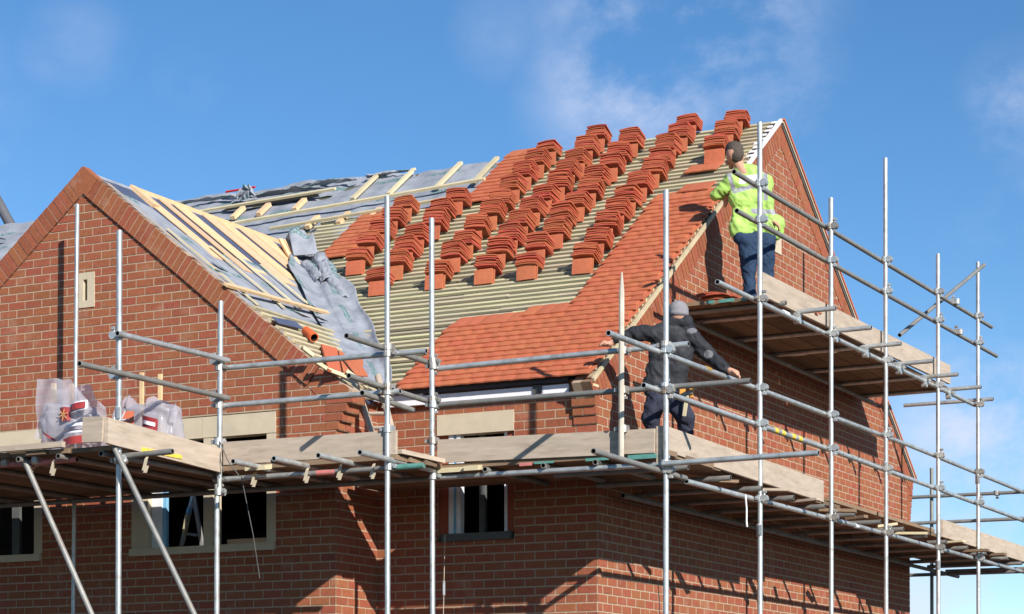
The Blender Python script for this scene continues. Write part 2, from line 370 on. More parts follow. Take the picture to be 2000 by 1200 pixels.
# verge course of the end gable
n1 = V((0, -RS, 1)).normalized(); d1 = V((0, -1, -RS)).normalized()
n2 = V((0, .69, 1)).normalized(); d2 = V((0, 1, -.69)).normalized()
soldier(wr, (0, RIDGE_Y, 7.30 - RI), d1, n1, (1, 0, 0), 5.12 / abs(d1.y), (RI - .03) * n1.z, start=.09, proud=.012)
soldier(wr, (0, RIDGE_Y, 7.30 - RI), d2, n2, (1, 0, 0), 5.16 / d2.y, (RI - .03) * n2.z, start=.09, proud=.012)
for s_, n_, d_ in ((1, n2, d2), (-1, n1, d1)):
    q = [V((.012, RIDGE_Y + s_ * .005, 7.30 - RI)), V((.012, RIDGE_Y, 7.30 - RI)) + d_ * .085, V((.012, RIDGE_Y, 7.30 - RI)) + d_ * .085 + n_ * .2, V((.012, RIDGE_Y + s_ * .005, 7.24))]
    m = MB(); m.prism(q, (-.1, 0, 0)); m.build('verge_brick', BRICK, wr)
m = MB(); m.prism([V((.004, RIDGE_Y, 7.30 - RI)), V((.004, RIDGE_Y, 7.30 - RI)) + d2 * .1, V((.004, RIDGE_Y + .1, 7.19)), V((.004, RIDGE_Y, 7.25)), V((.004, RIDGE_Y - .1, 7.19)), V((.004, RIDGE_Y, 7.30 - RI)) + d1 * .1], (-.1, 0, 0)); m.build('verge_mortar', MORTAR, wr)
# kneeler courses at the front corner and the far corner of the end gable
for i, (y0, z0) in enumerate(((-.022, 3.055), (-.044, 3.141), (-.07, 3.227), (-.085, 3.313), (-.10, 3.399))):
    m = MB(); m.box((-.245, y0 + .006, z0), (-.0, .0, z0 + .0855)); m.build('kneeler_mortar', MORTAR, wr)
    s = -.13 if i % 2 else -.245
    m = MB(); m.box((-.245, y0, z0 + .006), (s - .006 if s > -.2 else .0075, .003, z0 + .080)); m.build('kneeler_brick', BRICK, wr)
    if s > -.2:
        m = MB(); m.box((s + .006, y0, z0 + .006), (.0075, .003, z0 + .080)); m.build('kneeler_brick', BRICK, wr)
m = MB(); m.box((-.12, -.125, 3.405), (.016, -.0, 3.43)); m.build('kneeler_stone', PALE, wr)
for i in range(8):
    m = MB(); m.box((-.24, GD - .1, 2.95 + i * BC + .006), (.0075, GD + .02 + i * .022, 2.95 + (i + 1) * BC - .006)); m.build('kneeler_brick', BRICK, wr)

# lintels, jambs and sills
def window(parent, x0, x1, z0, z1, Y, mull, lin, name='window', film=True, frames=True):
    t = empty('window'); t.parent = parent
    def b(n, a, c, mt): m_ = MB(); m_.box(a, c); return m_.build(n, mt, t)
    lx0, lx1, lz0, lz1 = lin
    if len(mull) and mull[0] is not None:
        mid = (lx0 + lx1) / 2
        b('lintel', (lx0, Y - .012, lz0), (mid - .003, Y + .14, lz1), STONE); b('lintel', (mid + .003, Y - .012, lz0), (lx1, Y + .14, lz1), STONE)
        b('jamb', (x0, Y - .006, z0 + .08), (x0 + .21, Y + .14, lz0 - .003), STONE)
        b('jamb', (x1 - .11, Y - .006, z0 + .08), (x1, Y + .14, lz0 - .003), STONE)
        b('mullion', (mull[0], Y - .006, z0 + .08), (mull[1], Y + .14, lz0 - .003), STONE)
    else: b('lintel', (lx0, Y - .012, lz0), (lx1, Y + .14, lz1), STONE)
    b('sill', (x0 - .0, Y - .05, z0), (x1 + .0, Y + .14, z0 + .075), LEAD if mull == () else STONE)
    return t, b
t1, b1 = window(wl, -4.957, -3.172, 1.90, 3.05, WY, (-4.05, -3.93), (-4.957, -3.172, 3.075, 3.288))
b1('frame', (-4.745, WY + .06, 1.98), (-4.62, WY + .13, 3.07), UPVC); b1('frame', (-4.62, WY + .075, 1.98), (-4.575, WY + .12, 3.07), BLUEF)
b1('frame', (-3.33, WY + .09, 1.98), (-3.285, WY + .13, 3.07), UPVC); b1('board', (-3.9, WY + .2, 1.98), (-3.3, WY + .24, 2.05), TIMBER)
t2, b2 = window(wl, -8.3, -6.13, 1.90, 3.05, WY, (-7.2, -7.08), (-8.3, -6.13, 3.085, 3.298))
b2('frame', (-6.62, WY + .09, 1.98), (-6.52, WY + .13, 3.07), LEAD)
t3, b3 = window(wm, -1.70, -.93, 1.98, 3.05, 0, (), (-1.772, -.905, 3.05, 3.256))
b3('jamb', (-1.772, .03, 2.06), (-1.655, .2, 3.05), mat('brick_reveal', (.33, .09, .05), .9, noise_s=30)); b3('jamb', (-.995, .03, 2.06), (-.905, .2, 3.05), MATS['brick_reveal'])
b3('frame', (-1.653, .02, 2.055), (-1.60, .10, 3.05), UPVC); b3('frame', (-1.60, .03, 2.055), (-1.565, .09, 3.05), BLUEF); b3('frame', (-1.565, .02, 2.055), (-1.52, .10, 3.05), UPVC)
b3('frame', (-1.04, .05, 2.055), (-.997, .10, 3.05), UPVC); b3('frame', (-1.36, .12, 2.055), (-1.30, .17, 3.05), LEAD)
# slit vents cut in pale stone
def slit(parent, O, du, nv, w_, h_):
    t = empty('slit_vent'); t.parent = parent; O = V(O); du = V(du); nv = V(nv); k = V((0, 0, 1))
    a, b_, c_, d_ = w_ * .38, w_ * .62, h_ * .2, h_ * .8
    m_ = MB()
    for (u0, u1, v0, v1) in ((0, a, 0, h_), (b_, w_, 0, h_), (a, b_, 0, c_), (a, b_, d_, h_)):
        m_.prism([O + du * u0 + k * v0, O + du * u1 + k * v0, O + du * u1 + k * v1, O + du * u0 + k * v1], -nv * .1)
    m_.build('stone_surround', STONE, t)
    m_ = MB(); m_.prism([O + du * a + k * c_ - nv * .07, O + du * b_ + k * c_ - nv * .07, O + du * b_ + k * d_ - nv * .07, O + du * a + k * d_ - nv * .07], -nv * .02); m_.build('slit', mat('slit_recess', (.35, .30, .2), .9), t)
slit(wl, (-5.682, WY - .012, 4.545), (1, 0, 0), (0, -1, 0), .24, .37)
slit(wr, (.012, 4.722, 5.70), (0, 1, 0), (1, 0, 0), .375, .43)

# ------------------------------------------------------------------ main roof
mroof = empty('main_roof'); mroof.parent = house
eS = V((0, 1, RS)).normalized(); eN = V((0, -RS, 1)).normalized(); eX = V((1, 0, 0))
O_ = V((0, -.05, RE))
def RP(x, y, n=0.):                      # point on the main slope: x, plan distance y, height n off the rafters
    return V((x, y, rz(y))) + eN * n
VS = RS / WS
def valley_x(y): return min(AX + (6.0 - rz(y)) / WS, 99)
m = MB(); m.prism([RP(-13, -.02, -.05), RP(-.03, -.02, -.05), RP(-.03, RIDGE_Y - .02, -.05), RP(-13, RIDGE_Y - .02, -.05)], -eN * .05)
m.build('underlay', UNDER, mroof)
m = MB(); m.prism([V((-13, RIDGE_Y, 7.22)), V((-.03, RIDGE_Y, 7.22)), V((-.03, GD + .15, rz2(GD + .15) - .08)), V((-13, GD + .15, rz2(GD + .15) - .08))], (0, -.05, -.08)); m.build('rear_slope', TILE, mroof)
GA = .0925
Y0 = .02
rows = int((RIDGE_Y - .03 - Y0) / GA) + 1
for k in range(rows):
    y = Y0 + k * GA
    xl = valley_x(y) + .12 if y < 3.95 else -3.62 + U(-.03, .03)
    if y >= 3.95: xl = -3.60 + U(-.04, .04)
    if y > 2.9 and y < 3.95: xl = max(xl, -5.60 + U(-.08, .05))
    xr = -.02 - (U(0, .10) if y > 3.4 else 0)
    cuts = [xl]
    while cuts[-1] + 2.0 < xr - .6: cuts.append(cuts[-1] + U(1.5, 2.8))
    cuts.append(xr)
    for a, b in zip(cuts, cuts[1:]):
        m = MB(); jit = U(-.004, .004); n0 = U(-.003, .003)
        m.obox((RP(a, y + jit, -.012 + n0) + RP(b - .004, y + U(-.004, .004), -.012 + n0)) / 2, (RP(b - .004, y + U(-.005, .005)) - RP(a, y)) / 2, eS * .0235, eN * .0135)
        m.build('batten', BATTEN, mroof)
# plain tiles: one shared mesh each
def tile_mesh(name, wx, ly, th, camb, mt, seg=4):
    m = MB(); nv = []
    for j in (0, 1):
        for i in range(seg + 1):
            u = i / seg - .5; z = camb * (1 - 4 * u * u)
            nv.append((u * wx, j * ly, z + th))
    for j in (0, 1):
        for i in range(seg + 1):
            u = i / seg - .5; z = camb * (1 - 4 * u * u)
            nv.append((u * wx, j * ly, z))
    s = seg + 1; fs = []
    for i in range(seg):
        fs += [(i, i + 1, s + i + 1, s + i), (2 * s + i, 3 * s + i, 3 * s + i + 1, 2 * s + i + 1), (i, 2 * s + i, 2 * s + i + 1, i + 1), (s + i, s + i + 1, 3 * s + i + 1, 3 * s + i)]
    fs += [(0, s, 3 * s, 2 * s), (seg, 2 * s + seg, 3 * s + seg, s + seg)]
    m.add(nv, fs); return m.mesh(name, mt)
T_LAID = tile_mesh('laid_tile', .163, .29, .014, .004, TILE)
def frame(o, x, s, n):
    return Matrix(((x.x, s.x, n.x, o.x), (x.y, s.y, n.y, o.y), (x.z, s.z, n.z, o.z), (0, 0, 0, 1)))
tl_ang = .122
def lay(x, y, parent, me=T_LAID, n0=.002, lift=0.):
    t = (eS * math.cos(tl_ang) - eN * math.sin(tl_ang)); nn = (eN * math.cos(tl_ang) + eS * math.sin(tl_ang))
    o = mesh_obj('roof_tile', me, parent); rot = Matrix.Rotation(U(-.006, .006), 4, 'Z')
    head = RP(x, y, n0 + .29 * tl_ang + lift + U(-.0015, .002))
    o.matrix_world = frame(head, eX, t, nn) @ rot
    return o
cnt = 0
GAY = GA
for k in range(38):
    y = -.16 + k * GAY
    if y > 3.30: break
    if k % 2: sh = 0
    else: sh = .0825
    xr = -.045
    if y < 1.02: xl = -2.22 + U(-.01, .01)
    elif y < 1.11: xl = -1.35
    else: xl = -.86
    n = 0
    x = xr - .082 + (.0 if k % 2 else .041)
    while x - .08 > xl - (.06 if k % 2 else 0):
        lay(x, y, mroof); cnt += 1; x -= .1655
# flat strips of tiles laid up the roof ahead of the gangs
T_WIDE = tile_mesh('laid_wide_tile', .20, .29, .014, .003, TILE)
for (x0, x1, y0, y1) in ((-5.02, -4.63, 2.86, 3.80), (-3.60, -3.30, 3.86, 4.98)):
    y = y0; k = 0
    while y < y1:
        xc = x0 + .1
        while xc < x1 + .02: lay(xc + (.03 if k % 2 else 0), y, mroof, T_WIDE, n0=.0); xc += .2
        y += GAY * 1.0; k += 1
for (x, y) in ((-.62, 3.88), (-.42, 3.88), (-.50, 3.42), (-.33, 3.42)): lay(x, y, mroof, T_WIDE)
# undercloak and verge boards
m = MB(); m.beam(V((.018, -.14, rz(-.14) - .035)), V((.018, 3.30, rz(3.30) - .035)), .026, .040, upv=eN); m.build('undercloak', mat('verge_lath', (.50, .42, .27), .85, noise_s=8, noise_a=.2), mroof)
m = MB(); k = 0
y = 3.34
m.beam(V((.012, 4.0, rz(4.0) - .012)), V((.012, RIDGE_Y + .0, rz(RIDGE_Y) - .012)), .035, .035, upv=eN); m.build('undercloak', WHITE, mroof)
for k in range(9):
    y = 4.2 + k * .10; m = MB(); m.obox(RP(-.035 - U(0, .02), y, .006), eX * U(.025, .05), eS * .03, eN * .003); m.build('undercloak_strip', WHITE, mroof)
m = MB(); m.beam(V((.03, RIDGE_Y + .02, 7.27)), V((.03, GD + .17, rz2(GD + .17) - .03)), .018, .028, upv=n2); m.build('verge_strip', mat('verge_lath_far', (.47, .37, .28), .85), mroof)
m = MB(); m.beam(V((.01, RIDGE_Y + .02, 7.235)), V((.01, GD + .15, rz2(GD + .15) - .065)), .03, .03, upv=n2); m.build('verge_strip', LEAD, mroof)  # shaded gap under the verge, put in as a dark strip
m = MB(); m.beam(V((.02, RIDGE_Y + .03, 7.305)), V((.02, GD + .2, rz2(GD + .2) + .005)), .06, .028, upv=n2); m.build('verge_tile_edge', TILE, mroof)
# eave: dark felt edge with the fascia shadow in its colour, white soffit board
m = MB(); m.box((WX + .17, -.10, 3.475), (-.27, -.06, 3.545)); m.build('fascia', mat('felt_edge_shadow', (.06, .065, .08), .8), mroof)
m = MB()
m.box((WX + .1, -.075, 3.365), (-1.9, -.02, 3.475)); m.box((-1.895, -.07, 3.365), (-.275, -.02, 3.455)); m.build('eave_board', WHITE, mroof)
m = MB(); m.box((-2.2, -.095, 3.36), (-.06, -.085, 3.372)); 
m = MB(); m.box((-.66, -.085, 3.38), (-.56, -.078, 3.46)); m.build('eave_clip', LEAD, mroof)

# felt on the unbattened part of the main slope, sagging and rucked
def sheet(name, parent, fn, nu, nv, mt=FELT, su=1., sv=1., thick=0.):
    me = bpy.data.meshes.new(name); vs = []; fs = []; uvs = []
    for j in range(nv + 1):
        for i in range(nu + 1):
            vs.append(tuple(fn(i / nu, j / nv))); uvs.append((i / nu * su, j / nv * sv))
    for j in range(nv):
        for i in range(nu):
            a = j * (nu + 1) + i; fs.append((a, a + 1, a + nu + 2, a + nu + 1))
    me.from_pydata(vs, [], fs); me.materials.append(mt); ul = me.uv_layers.new()
    for lp in me.loops: ul.data[lp.index].uv = uvs[lp.vertex_index]
    for p in me.polygons: p.use_smooth = True
    o = mesh_obj(name, me, parent)
    if thick:
        md = o.modifiers.new('solid', 'SOLIDIFY'); md.thickness = thick
    return o
def nz3(x, y, z=0.): return noise.noise(V((x, y, z)))
def main_felt(u, v):
    y = 3.45 + 1.62 * v; x = -12.5 + 8.95 * u
    sag = .035 * nz3(x * 1.3, y * 2) + .02 * nz3(x * 5, y * 5, 3)
    edge = -.03 if v < .02 else 0
    return RP(x, y, -.03 + sag * 1. + (.06 * max(0, v - .93) / .07 if x < -5.2 else 0)) + V((0, 0, .03 * nz3(x * 2.2, 0, 9) if v > .9 and x < -5 else 0))
sheet('felt', mroof, main_felt, 160, 26, su=9., sv=1.9)
for (ya, yb, xa, xb, w_) in ((4.06, 4.40, -7.45, -3.55, .05), (3.80, 4.02, -6.3, -3.6, .045)):
    m = MB(); m.beam(RP(xa, ya + .02, .045), RP(xb, yb, .06), w_, .032, upv=eN); m.build('batten', PALE, mroof)
m = MB(); m.beam(RP(-8.2, 4.62, .03), RP(-5.9, 4.72, .05), .05, .03, upv=eN); m.build('batten', PALE, mroof)
for x in (-5.45, -4.92, -4.24, -3.72): 
    m = MB(); m.beam(RP(x - .02, 4.42, .02), RP(x, 5.03, .03), .06, .035, upv=eN); m.build('counter_batten', PALE, mroof)
for x in (-7.25, -6.85, -6.3, -5.75, -5.3, -4.85):
    m = MB(); yy = 3.95 if x > -6 else 4.5; m.beam(RP(x, yy - .15, .01), RP(x, yy + .1, .015), .07, .05, upv=eN); m.build('rafter_end', TIMBER, mroof)
# dark patch laid on the felt and the flaps standing up along the ridge
m = MB(); m.prism([RP(-7.6, 4.60, .012), RP(-6.1, 4.64, .02), RP(-6.2, 4.72, .03), RP(-7.5, 4.68, .02)], -eN * .01); m.build('felt_dark_patch', DARK, mroof)
def flap(x0, x1, y0, hgt, curl, sd, name='felt_flap'):
    def fn(u, v):
        x = x0 + (x1 - x0) * u; b = RP(x, y0, .02)
        up_ = hgt * (math.sin(math.pi * min(1, u * 1.1)) ** .7) * (.6 + .8 * abs(nz3(u * 4, sd)))
        return b + V((.10 * nz3(u * 3, v * 2, sd), -curl * v * (1 - .3 * v) + .05 * nz3(u * 6, v * 2, sd + 3), up_ * v + .02 * nz3(u * 7, v * 5, sd)))
    sheet(name, mroof, fn, 24, 8, su=abs(x1 - x0), sv=.6, thick=.006)
flap(-7.50, -7.22, 4.86, .20, .06, 1.); flap(-7.15, -6.15, 4.84, .05, .16, 2.); flap(-6.6, -5.7, 4.96, .06, .08, 3.)
flap(-8.5, -7.6, 4.95, .03, .12, 7.); flap(-5.6, -4.9, 5.0, .03, .05, 8.)
m = MB(); m.beam(RP(-7.75, 4.97, .1), RP(-7.28, 4.97, .11), .03, .02, upv=eN); m.build('ridge_strap', REDP, mroof)
flap(-11.9, -11.2, 4.6, .16, .25, 11.)
m = MB(); m.obox(RP(-12.3, 4.35, .05), eX * .35, eS * .10, eN * .02); m.build('roof_tile', TILE, mroof)

# ------------------------------------------------------------------ roof of the left wing
wroof = empty('wing_roof'); wroof.parent = house
wS = V((1, 0, -WS)).normalized(); wN = V((WS, 0, 1)).normalized(); eY = V((0, 1, 0))
def WP(x, y, n=0.): return V((x, y, 6.0 - WS * (x - AX))) + wN * n
def WP2(x, y, n=0.): return V((2 * AX - x, y, 6.0 - WS * (x - AX))) + V((-WS, 0, 1)).normalized() * n
RY = (6.0 - RE) / RS - .05
def v_y(x): return ((6.0 - WS * (x - AX)) - RE) / RS - .05     # plan line of the valley
xb = -2.34
m = MB(); m.prism([WP(AX, -.75, -.012), WP(xb, -.75, -.03), WP(xb, v_y(xb), -.03), WP(AX, RY, -.012)], -wN * .02); m.build('underlay', NAVY, wroof)
m = MB(); m.prism([WP2(AX, -.75, -.0), WP2(xb, -.75, -.0), WP2(xb, v_y(xb), -.0), WP2(AX, RY, -.0)], -V((-WS, 0, 1)).normalized() * .05); m.build('left_slope', FELT, wroof)
# rafters: deep pine timbers, bare above the felt
for i, (ya, yb) in enumerate(((.00, .24), (.44, .60), (.72, 1.00), (1.28, 1.54), (1.57, 1.84), (2.0, 2.28), (2.32, 2.66))):
    xe = min((-4.50, -4.42, -4.50, -4.46, -4.60, -4.72, -4.95)[i], AX + (6.0 - rz(yb)) / WS - .05)
    m = MB(); m.obox((WP(AX + .03, (ya + yb) / 2, U(-.002, .002)) + WP(xe, (ya + yb) / 2 + .03, 0)) / 2, (WP(xe, ya + .03) - WP(AX + .03, ya)) / 2, eY * (yb - ya) / 2, wN * .005); m.build('sarking_board', TIMBER, wroof)
m = MB(); m.obox((WP(AX + .015, .0, -.02) + WP(AX + .015, RY - .1, -.02)) / 2, eY * (RY - .1) / 2, V((.02, 0, 0)), V((0, 0, .045))); m.build('ridge_board', TIMBER, wroof)
m = MB(); m.obox(WP(AX + .15, .03, -.04), wS * .20, eY * .05, wN * .07); m.build('rafter', TIMBER, wroof)
# torn felt below
def wf(u, v):
    y = -.77 + u * 3.9
    xt = -4.66 if y > .0 else -4.80 + .0
    if y < -.1: xt = -5.4 + (y + .77) * .3
    xt += .05 * nz3(y * 3, 5)
    x1 = min(-2.36, 0)
    x = xt + (x1 - xt) * v
    lim = v_y(x) + .15
    yy = min(y, lim)
    return WP(x, yy, .0 + .022 * nz3(x * 1.5, yy * 1.7, 2) + .006 * nz3(x * 6, yy * 6, 7) + .018 * (.2 - abs(nz3(x * 3, yy * 2 + x, 4))))
sheet('felt', wroof, wf, 90, 60, su=3.9, sv=3.2)
for (y, x0, x1) in ((-.50, -4.75, -3.62), (.18, -4.68, -3.75), (.66, -4.68, -3.85), (1.12, -4.66, -3.86)):
    m = MB(); m.obox((WP(x0, y, .028) + WP(x1, y + .02, .028)) / 2, (WP(x1, y + .02) - WP(x0, y)) / 2, eY * .022, wN * .006); m.build('counter_batten', PALE, wroof)
for k in range(12):
    x = -3.50 + k * .094
    y1 = (1.0 if k < 1 else .62 - k * .012) + U(-.05, .05)
    m = MB(); m.obox((WP(x, -.76, .045) + WP(x, y1, .045)) / 2, eY * (y1 + .76) / 2, wS * .025, wN * .014); m.build('batten', PALE if k % 3 else BATTEN, wroof)
m = MB(); m.obox((WP(-3.78, -.76, .06) + WP(-3.9, 1.2, .06)) / 2, (WP(-3.9, 1.4) - WP(-3.78, -.76)) / 2, wS * .03, wN * .014); m.build('batten', TIMBER, wroof)
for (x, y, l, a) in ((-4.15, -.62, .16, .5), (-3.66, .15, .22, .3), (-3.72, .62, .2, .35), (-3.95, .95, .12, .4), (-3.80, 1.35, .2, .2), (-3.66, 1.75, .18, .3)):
    m = MB(); m.prism([WP(x, y, .07), WP(x + .03, y + l * .6, .075), WP(x + a * .15, y + l * 1.4, .072), WP(x + .07, y + l * .6, .07)], -wN * .004); m.build('felt_dark_patch', DARK, wroof)  # near-black slivers laid over the felt
# edge of the felt turned up along the verge
def ve(u, v):
    x = AX + .15 + u * 2.7; return WP(x, -.82 + .12 * v, .035 - .05 * (1 - v) + .02 * nz3(x * 4, v * 3, 4))
sheet('felt_edge', wroof, ve, 50, 4, su=3., sv=.12, thick=.004)
# valley: felt thrown over the junction
def vf(u, v):
    y = 3.05 - 3.15 * u; x = valley_x(y); c = V((x, y, rz(y)))
    wd = (.26 + .22 * math.sin(u * 3.0)) * (1 + .25 * nz3(u * 5, 0, 4))
    s = (v - .45) * 2 * wd
    d = V((1, .1, .02)) if s > 0 else V((-.75, -.15, .58))
    return c + d * abs(s) * (.8 if s > 0 else 1) + eN * (.075 + .05 * nz3(u * 7, v * 3, 1) + .022 * math.sin(v * 9 + u * 5) + .03 * (.22 - abs(nz3(u * 11 + v * 2, v * 4, 6))) + .008 * (.2 - abs(nz3(u * 20, v * 8 + u * 6, 8)))) + V((0, 0, .04 * max(0, 1 - abs(s) * 3)))
sheet('valley_felt', wroof, vf, 160, 48, su=4.4, sv=.9, thick=.006)
def roll(name, a, b, r, sd):
    a = V(a); b = V(b)
    d = (b - a).normalized(); x = d.orthogonal().normalized(); y = d.cross(x)
    def fn(u, v):
        t = v * math.pi * 2 * 1.6; rr = r * (1 - .15 * v) * (1 + .22 * nz3(u * 3, math.cos(t), sd) + .5 * (.2 - abs(nz3(u * 5, math.cos(t) * 2, sd + 3))))
        return a + (b - a) * u + (x * math.cos(t) + y * math.sin(t)) * rr
    sheet(name, wroof, fn, 28, 48, su=.8, sv=.8, thick=.004)
roll('felt_roll', atD(575, 462, 26.0), atD(597, 490, 25.9), .13, 1.); 
def ff(u, v):
    p = atD(563 + 48 * u + 10 * v, 455 - 3 * u + 45 * v, 25.85 - .25 * v); return p + V((0, 0, .05 * math.sin(u * 6 + v * 2) * (1 - v)))
sheet('felt_flap', wroof, ff, 18, 14, su=.5, sv=.45, thick=.008)
roll('felt_roll', atD(600, 520, 25.5), atD(628, 552, 25.0), .075, 2.); roll('felt_roll', atD(624, 505, 25.5), atD(642, 556, 24.9), .085, 3.); roll('felt_roll', atD(636, 520, 25.3), atD(672, 592, 24.5), .08, 4.)
m = MB(); m.prism([atD(585, 503, 25.75), atD(626, 500, 25.7), atD(628, 520, 25.6), atD(600, 522, 25.6)], (0, .01, -.01)); m.build('felt_shadowed_fold', mat('felt_fold_shade', (.10, .105, .11), .8), wroof)  # shade of the fold is put into this darker felt colour
for (a, b_, w_) in (((548, 468), (590, 545), .05), ((556, 470), (600, 545), .035), ((563, 500), (583, 540), .03)):
    m = MB(); m.beam(atD(*a, 25.9), atD(*b_, 25.3), w_, .03); m.build('timber_offcut', TIMBER, wroof)
# eave tiles and ridge tile standing in the valley foot
def quad_tile(pts, n_, th=.03, mt=TILE, name='roof_tile'):
    m = MB(); m.prism([V(p) for p in pts], -V(n_) * th); return m.build(name, mt, wroof)
for q_ in (((628, 672), (658, 680), (668, 733), (642, 722)), ((661, 684), (672, 690), (690, 735), (672, 732)), ((672, 696), (712, 692), (722, 736), (684, 732))):
    quad_tile([hit(x, y, (WS, 0, 1), 6.0 + WS * AX + .13) for x, y in q_], wN, .02)
m = MB(); a, b_ = WP(-3.22, -.28, .10), WP(-2.98, -.42, .13)
m.tube(a, a.lerp(b_, .6), .045, seg=14, mi=0, mi2=1, r2=.05); m.build('ridge_tile', [mat('bright_clay', (.62, .13, .04), .7), DARK], wroof)
m = MB(); m.prism([WP(-3.30, -.78, .10), WP(-3.33, -.30, .11), WP(-3.24, -.28, .10), WP(-3.22, -.76, .09)], -wN * .01); m.build('felt_flap', NAVY, wroof)
for (a, b_) in (((590, 678), (612, 695)), ((614, 705), (640, 722)), ((640, 722), (682, 738)), ((676, 725), (700, 742))):
    m = MB(); m.beam(atD(*a, 21.38), atD(*b_, 21.42), .05, .035); m.build('timber_packer', PALE, wroof)
m = MB(); m.prism([atD(655, 738, 21.5), atD(690, 742, 21.6), atD(702, 765, 21.7), atD(680, 760, 21.6)], (-.02, .05, 0)); m.build('gutter_end', mat('dark_felt_blue', (.04, .06, .08), .5), wroof)

for o in list(house.children): o.matrix_parent_inverse = Matrix.Translation((0, 0, 3.2))

# ------------------------------------------------------------------ stacks of tiles on the battens
T_STACK = tile_mesh('stacked_tile', .255, .200, .0125, .011, TILE_B, seg=6)
T_BASE = tile_mesh('base_tile', .225, .165, .014, .003, TILE)
ORD = ['lowest', 'second', 'third', 'fourth', 'fifth', 'sixth', 'seventh', 'eighth', 'ninth', 'tenth', 'eleventh', 'twelfth']
ct = math.atan(.30)
def make_stack(x, y, n, label, first):
    root = empty('tile_stack', RP(x, y, .0), label=label, category='tile stack', group='stacks of clay tiles set out on the roof battens')
    inv = Matrix.Translation(-root.location)
    tilt = ct + U(-.10, .12)
    un = V((0, math.sin(tilt), math.cos(tilt))); ud = V((0, -math.cos(tilt), math.sin(tilt)))
    yaw = U(-.10, .10)
    bk = RP(x, y + .03, .015)
    for j in range(n):
        p = bk + un * (j * .0168 + .002) + V((U(-.006, .006) + yaw * .1, U(-.006, .006), 0))
        tt = .17 * nz3(j * .45, x * 5, y * 5)
        udj = (ud + un * tt).normalized(); unj = udj.cross(eX) * -1
        if unj.z < 0: unj = -unj
        o = mesh_obj('roof_tile', T_STACK, root)
        mw = frame(p, eX, udj, unj)
        if mw.to_3x3().determinant() < 0: mw = frame(p, -eX, udj, unj)
        mw = mw @ Matrix.Rotation(yaw + U(-.06, .06), 4, 'Z')
        o.matrix_parent_inverse = inv; o.matrix_basis = mw
    # the tile standing on the battens that props the front of the stack
    o = mesh_obj('base_tile', T_BASE, root); t = eS
    o.matrix_parent_inverse = inv
    fy = y + .03 - .200 * math.cos(tilt) + .02; fb = RP(x, fy, .012); lean = V((0, .10, 1)).normalized()
    o.matrix_basis = frame(fb, eX, lean, V((0, -1, .10)).normalized()) @ Matrix.Rotation(U(-.03, .03), 4, 'Z')
    if first:
        o = mesh_obj('base_tile', T_BASE, root); o.matrix_parent_inverse = inv
        o.matrix_basis = frame(fb + V((.01, .03, .0)), eX, lean, V((0, -1, .10)).normalized())
    return root
cols = [(-4.23, 2.55, 5, .30, 'leftmost, short column'), (-3.56, 2.02, 7, .29, 'second column from the left'), (-2.83, 2.02, 10, .305, 'third column from the left'),
        (-2.256, 2.02, 11, .292, 'fourth column from the left'), (-1.72, 2.02, 11, .296, 'fifth column from the left'), (-1.06, 2.00, 11, .296, 'sixth column from the left'), (-.47, 4.25, 3, .33, 'last column nearest the end gable')]
bpy.context.view_layer.update()
for ci, (x, y, n, st, nm) in enumerate(cols):
    for k in range(n):
        xx = x - (.035 * k / n if ci < 3 else 0) + U(-.035, .035) + (.02 * k if ci == 5 and k < 2 else 0)
        yy = y + st * k + U(-.015, .015)
        if yy > RIDGE_Y - .1: continue
        top = k == n - 1; first = k == 0
        lab = '%s tile stack in the %s%s' % ('topmost' if top else ORD[k], nm, ', at the ridge' if top and ci > 1 else (', propped on one upright tile' if k == 0 else ' on the battens'))
        make_stack(xx, yy, (random.choice((8, 9)) if (first or top) else random.choice((11, 11, 12))), lab, k == 0)
# loose pile on the upper lift
tp = empty('tile_pile', (.55, 1.65, 4.44), label='low sagging pile of orange tiles on the end of the upper scaffold lift', category='tile stack')
for j in range(6):
    o = mesh_obj('roof_tile', tile_mesh('piled_tile', .40, .22, .014, .030, TILE_B, seg=8) if j == 0 else TP, tp); TP = o.data
    o.location = (U(-.05, .05) - (.0 if j < 3 else -.04), U(-.03, .03), .005 + j * .019); o.rotation_euler = (U(-.05, .05), .06 * (j - 2) * .6, U(-.12, .12))
tp2 = empty('tile_pile', (1.10, 2.75, 4.44), label='few orange tiles lying behind the toe board of the upper lift', category='tile stack')
for j in range(4):
    o = mesh_obj('roof_tile', T_STACK, tp2); o.location = (U(-.05, .05), U(-.1, .1), .01 + j * .02); o.rotation_euler = (U(-.1, .1), U(-.1, .1), U(-.4, .4))

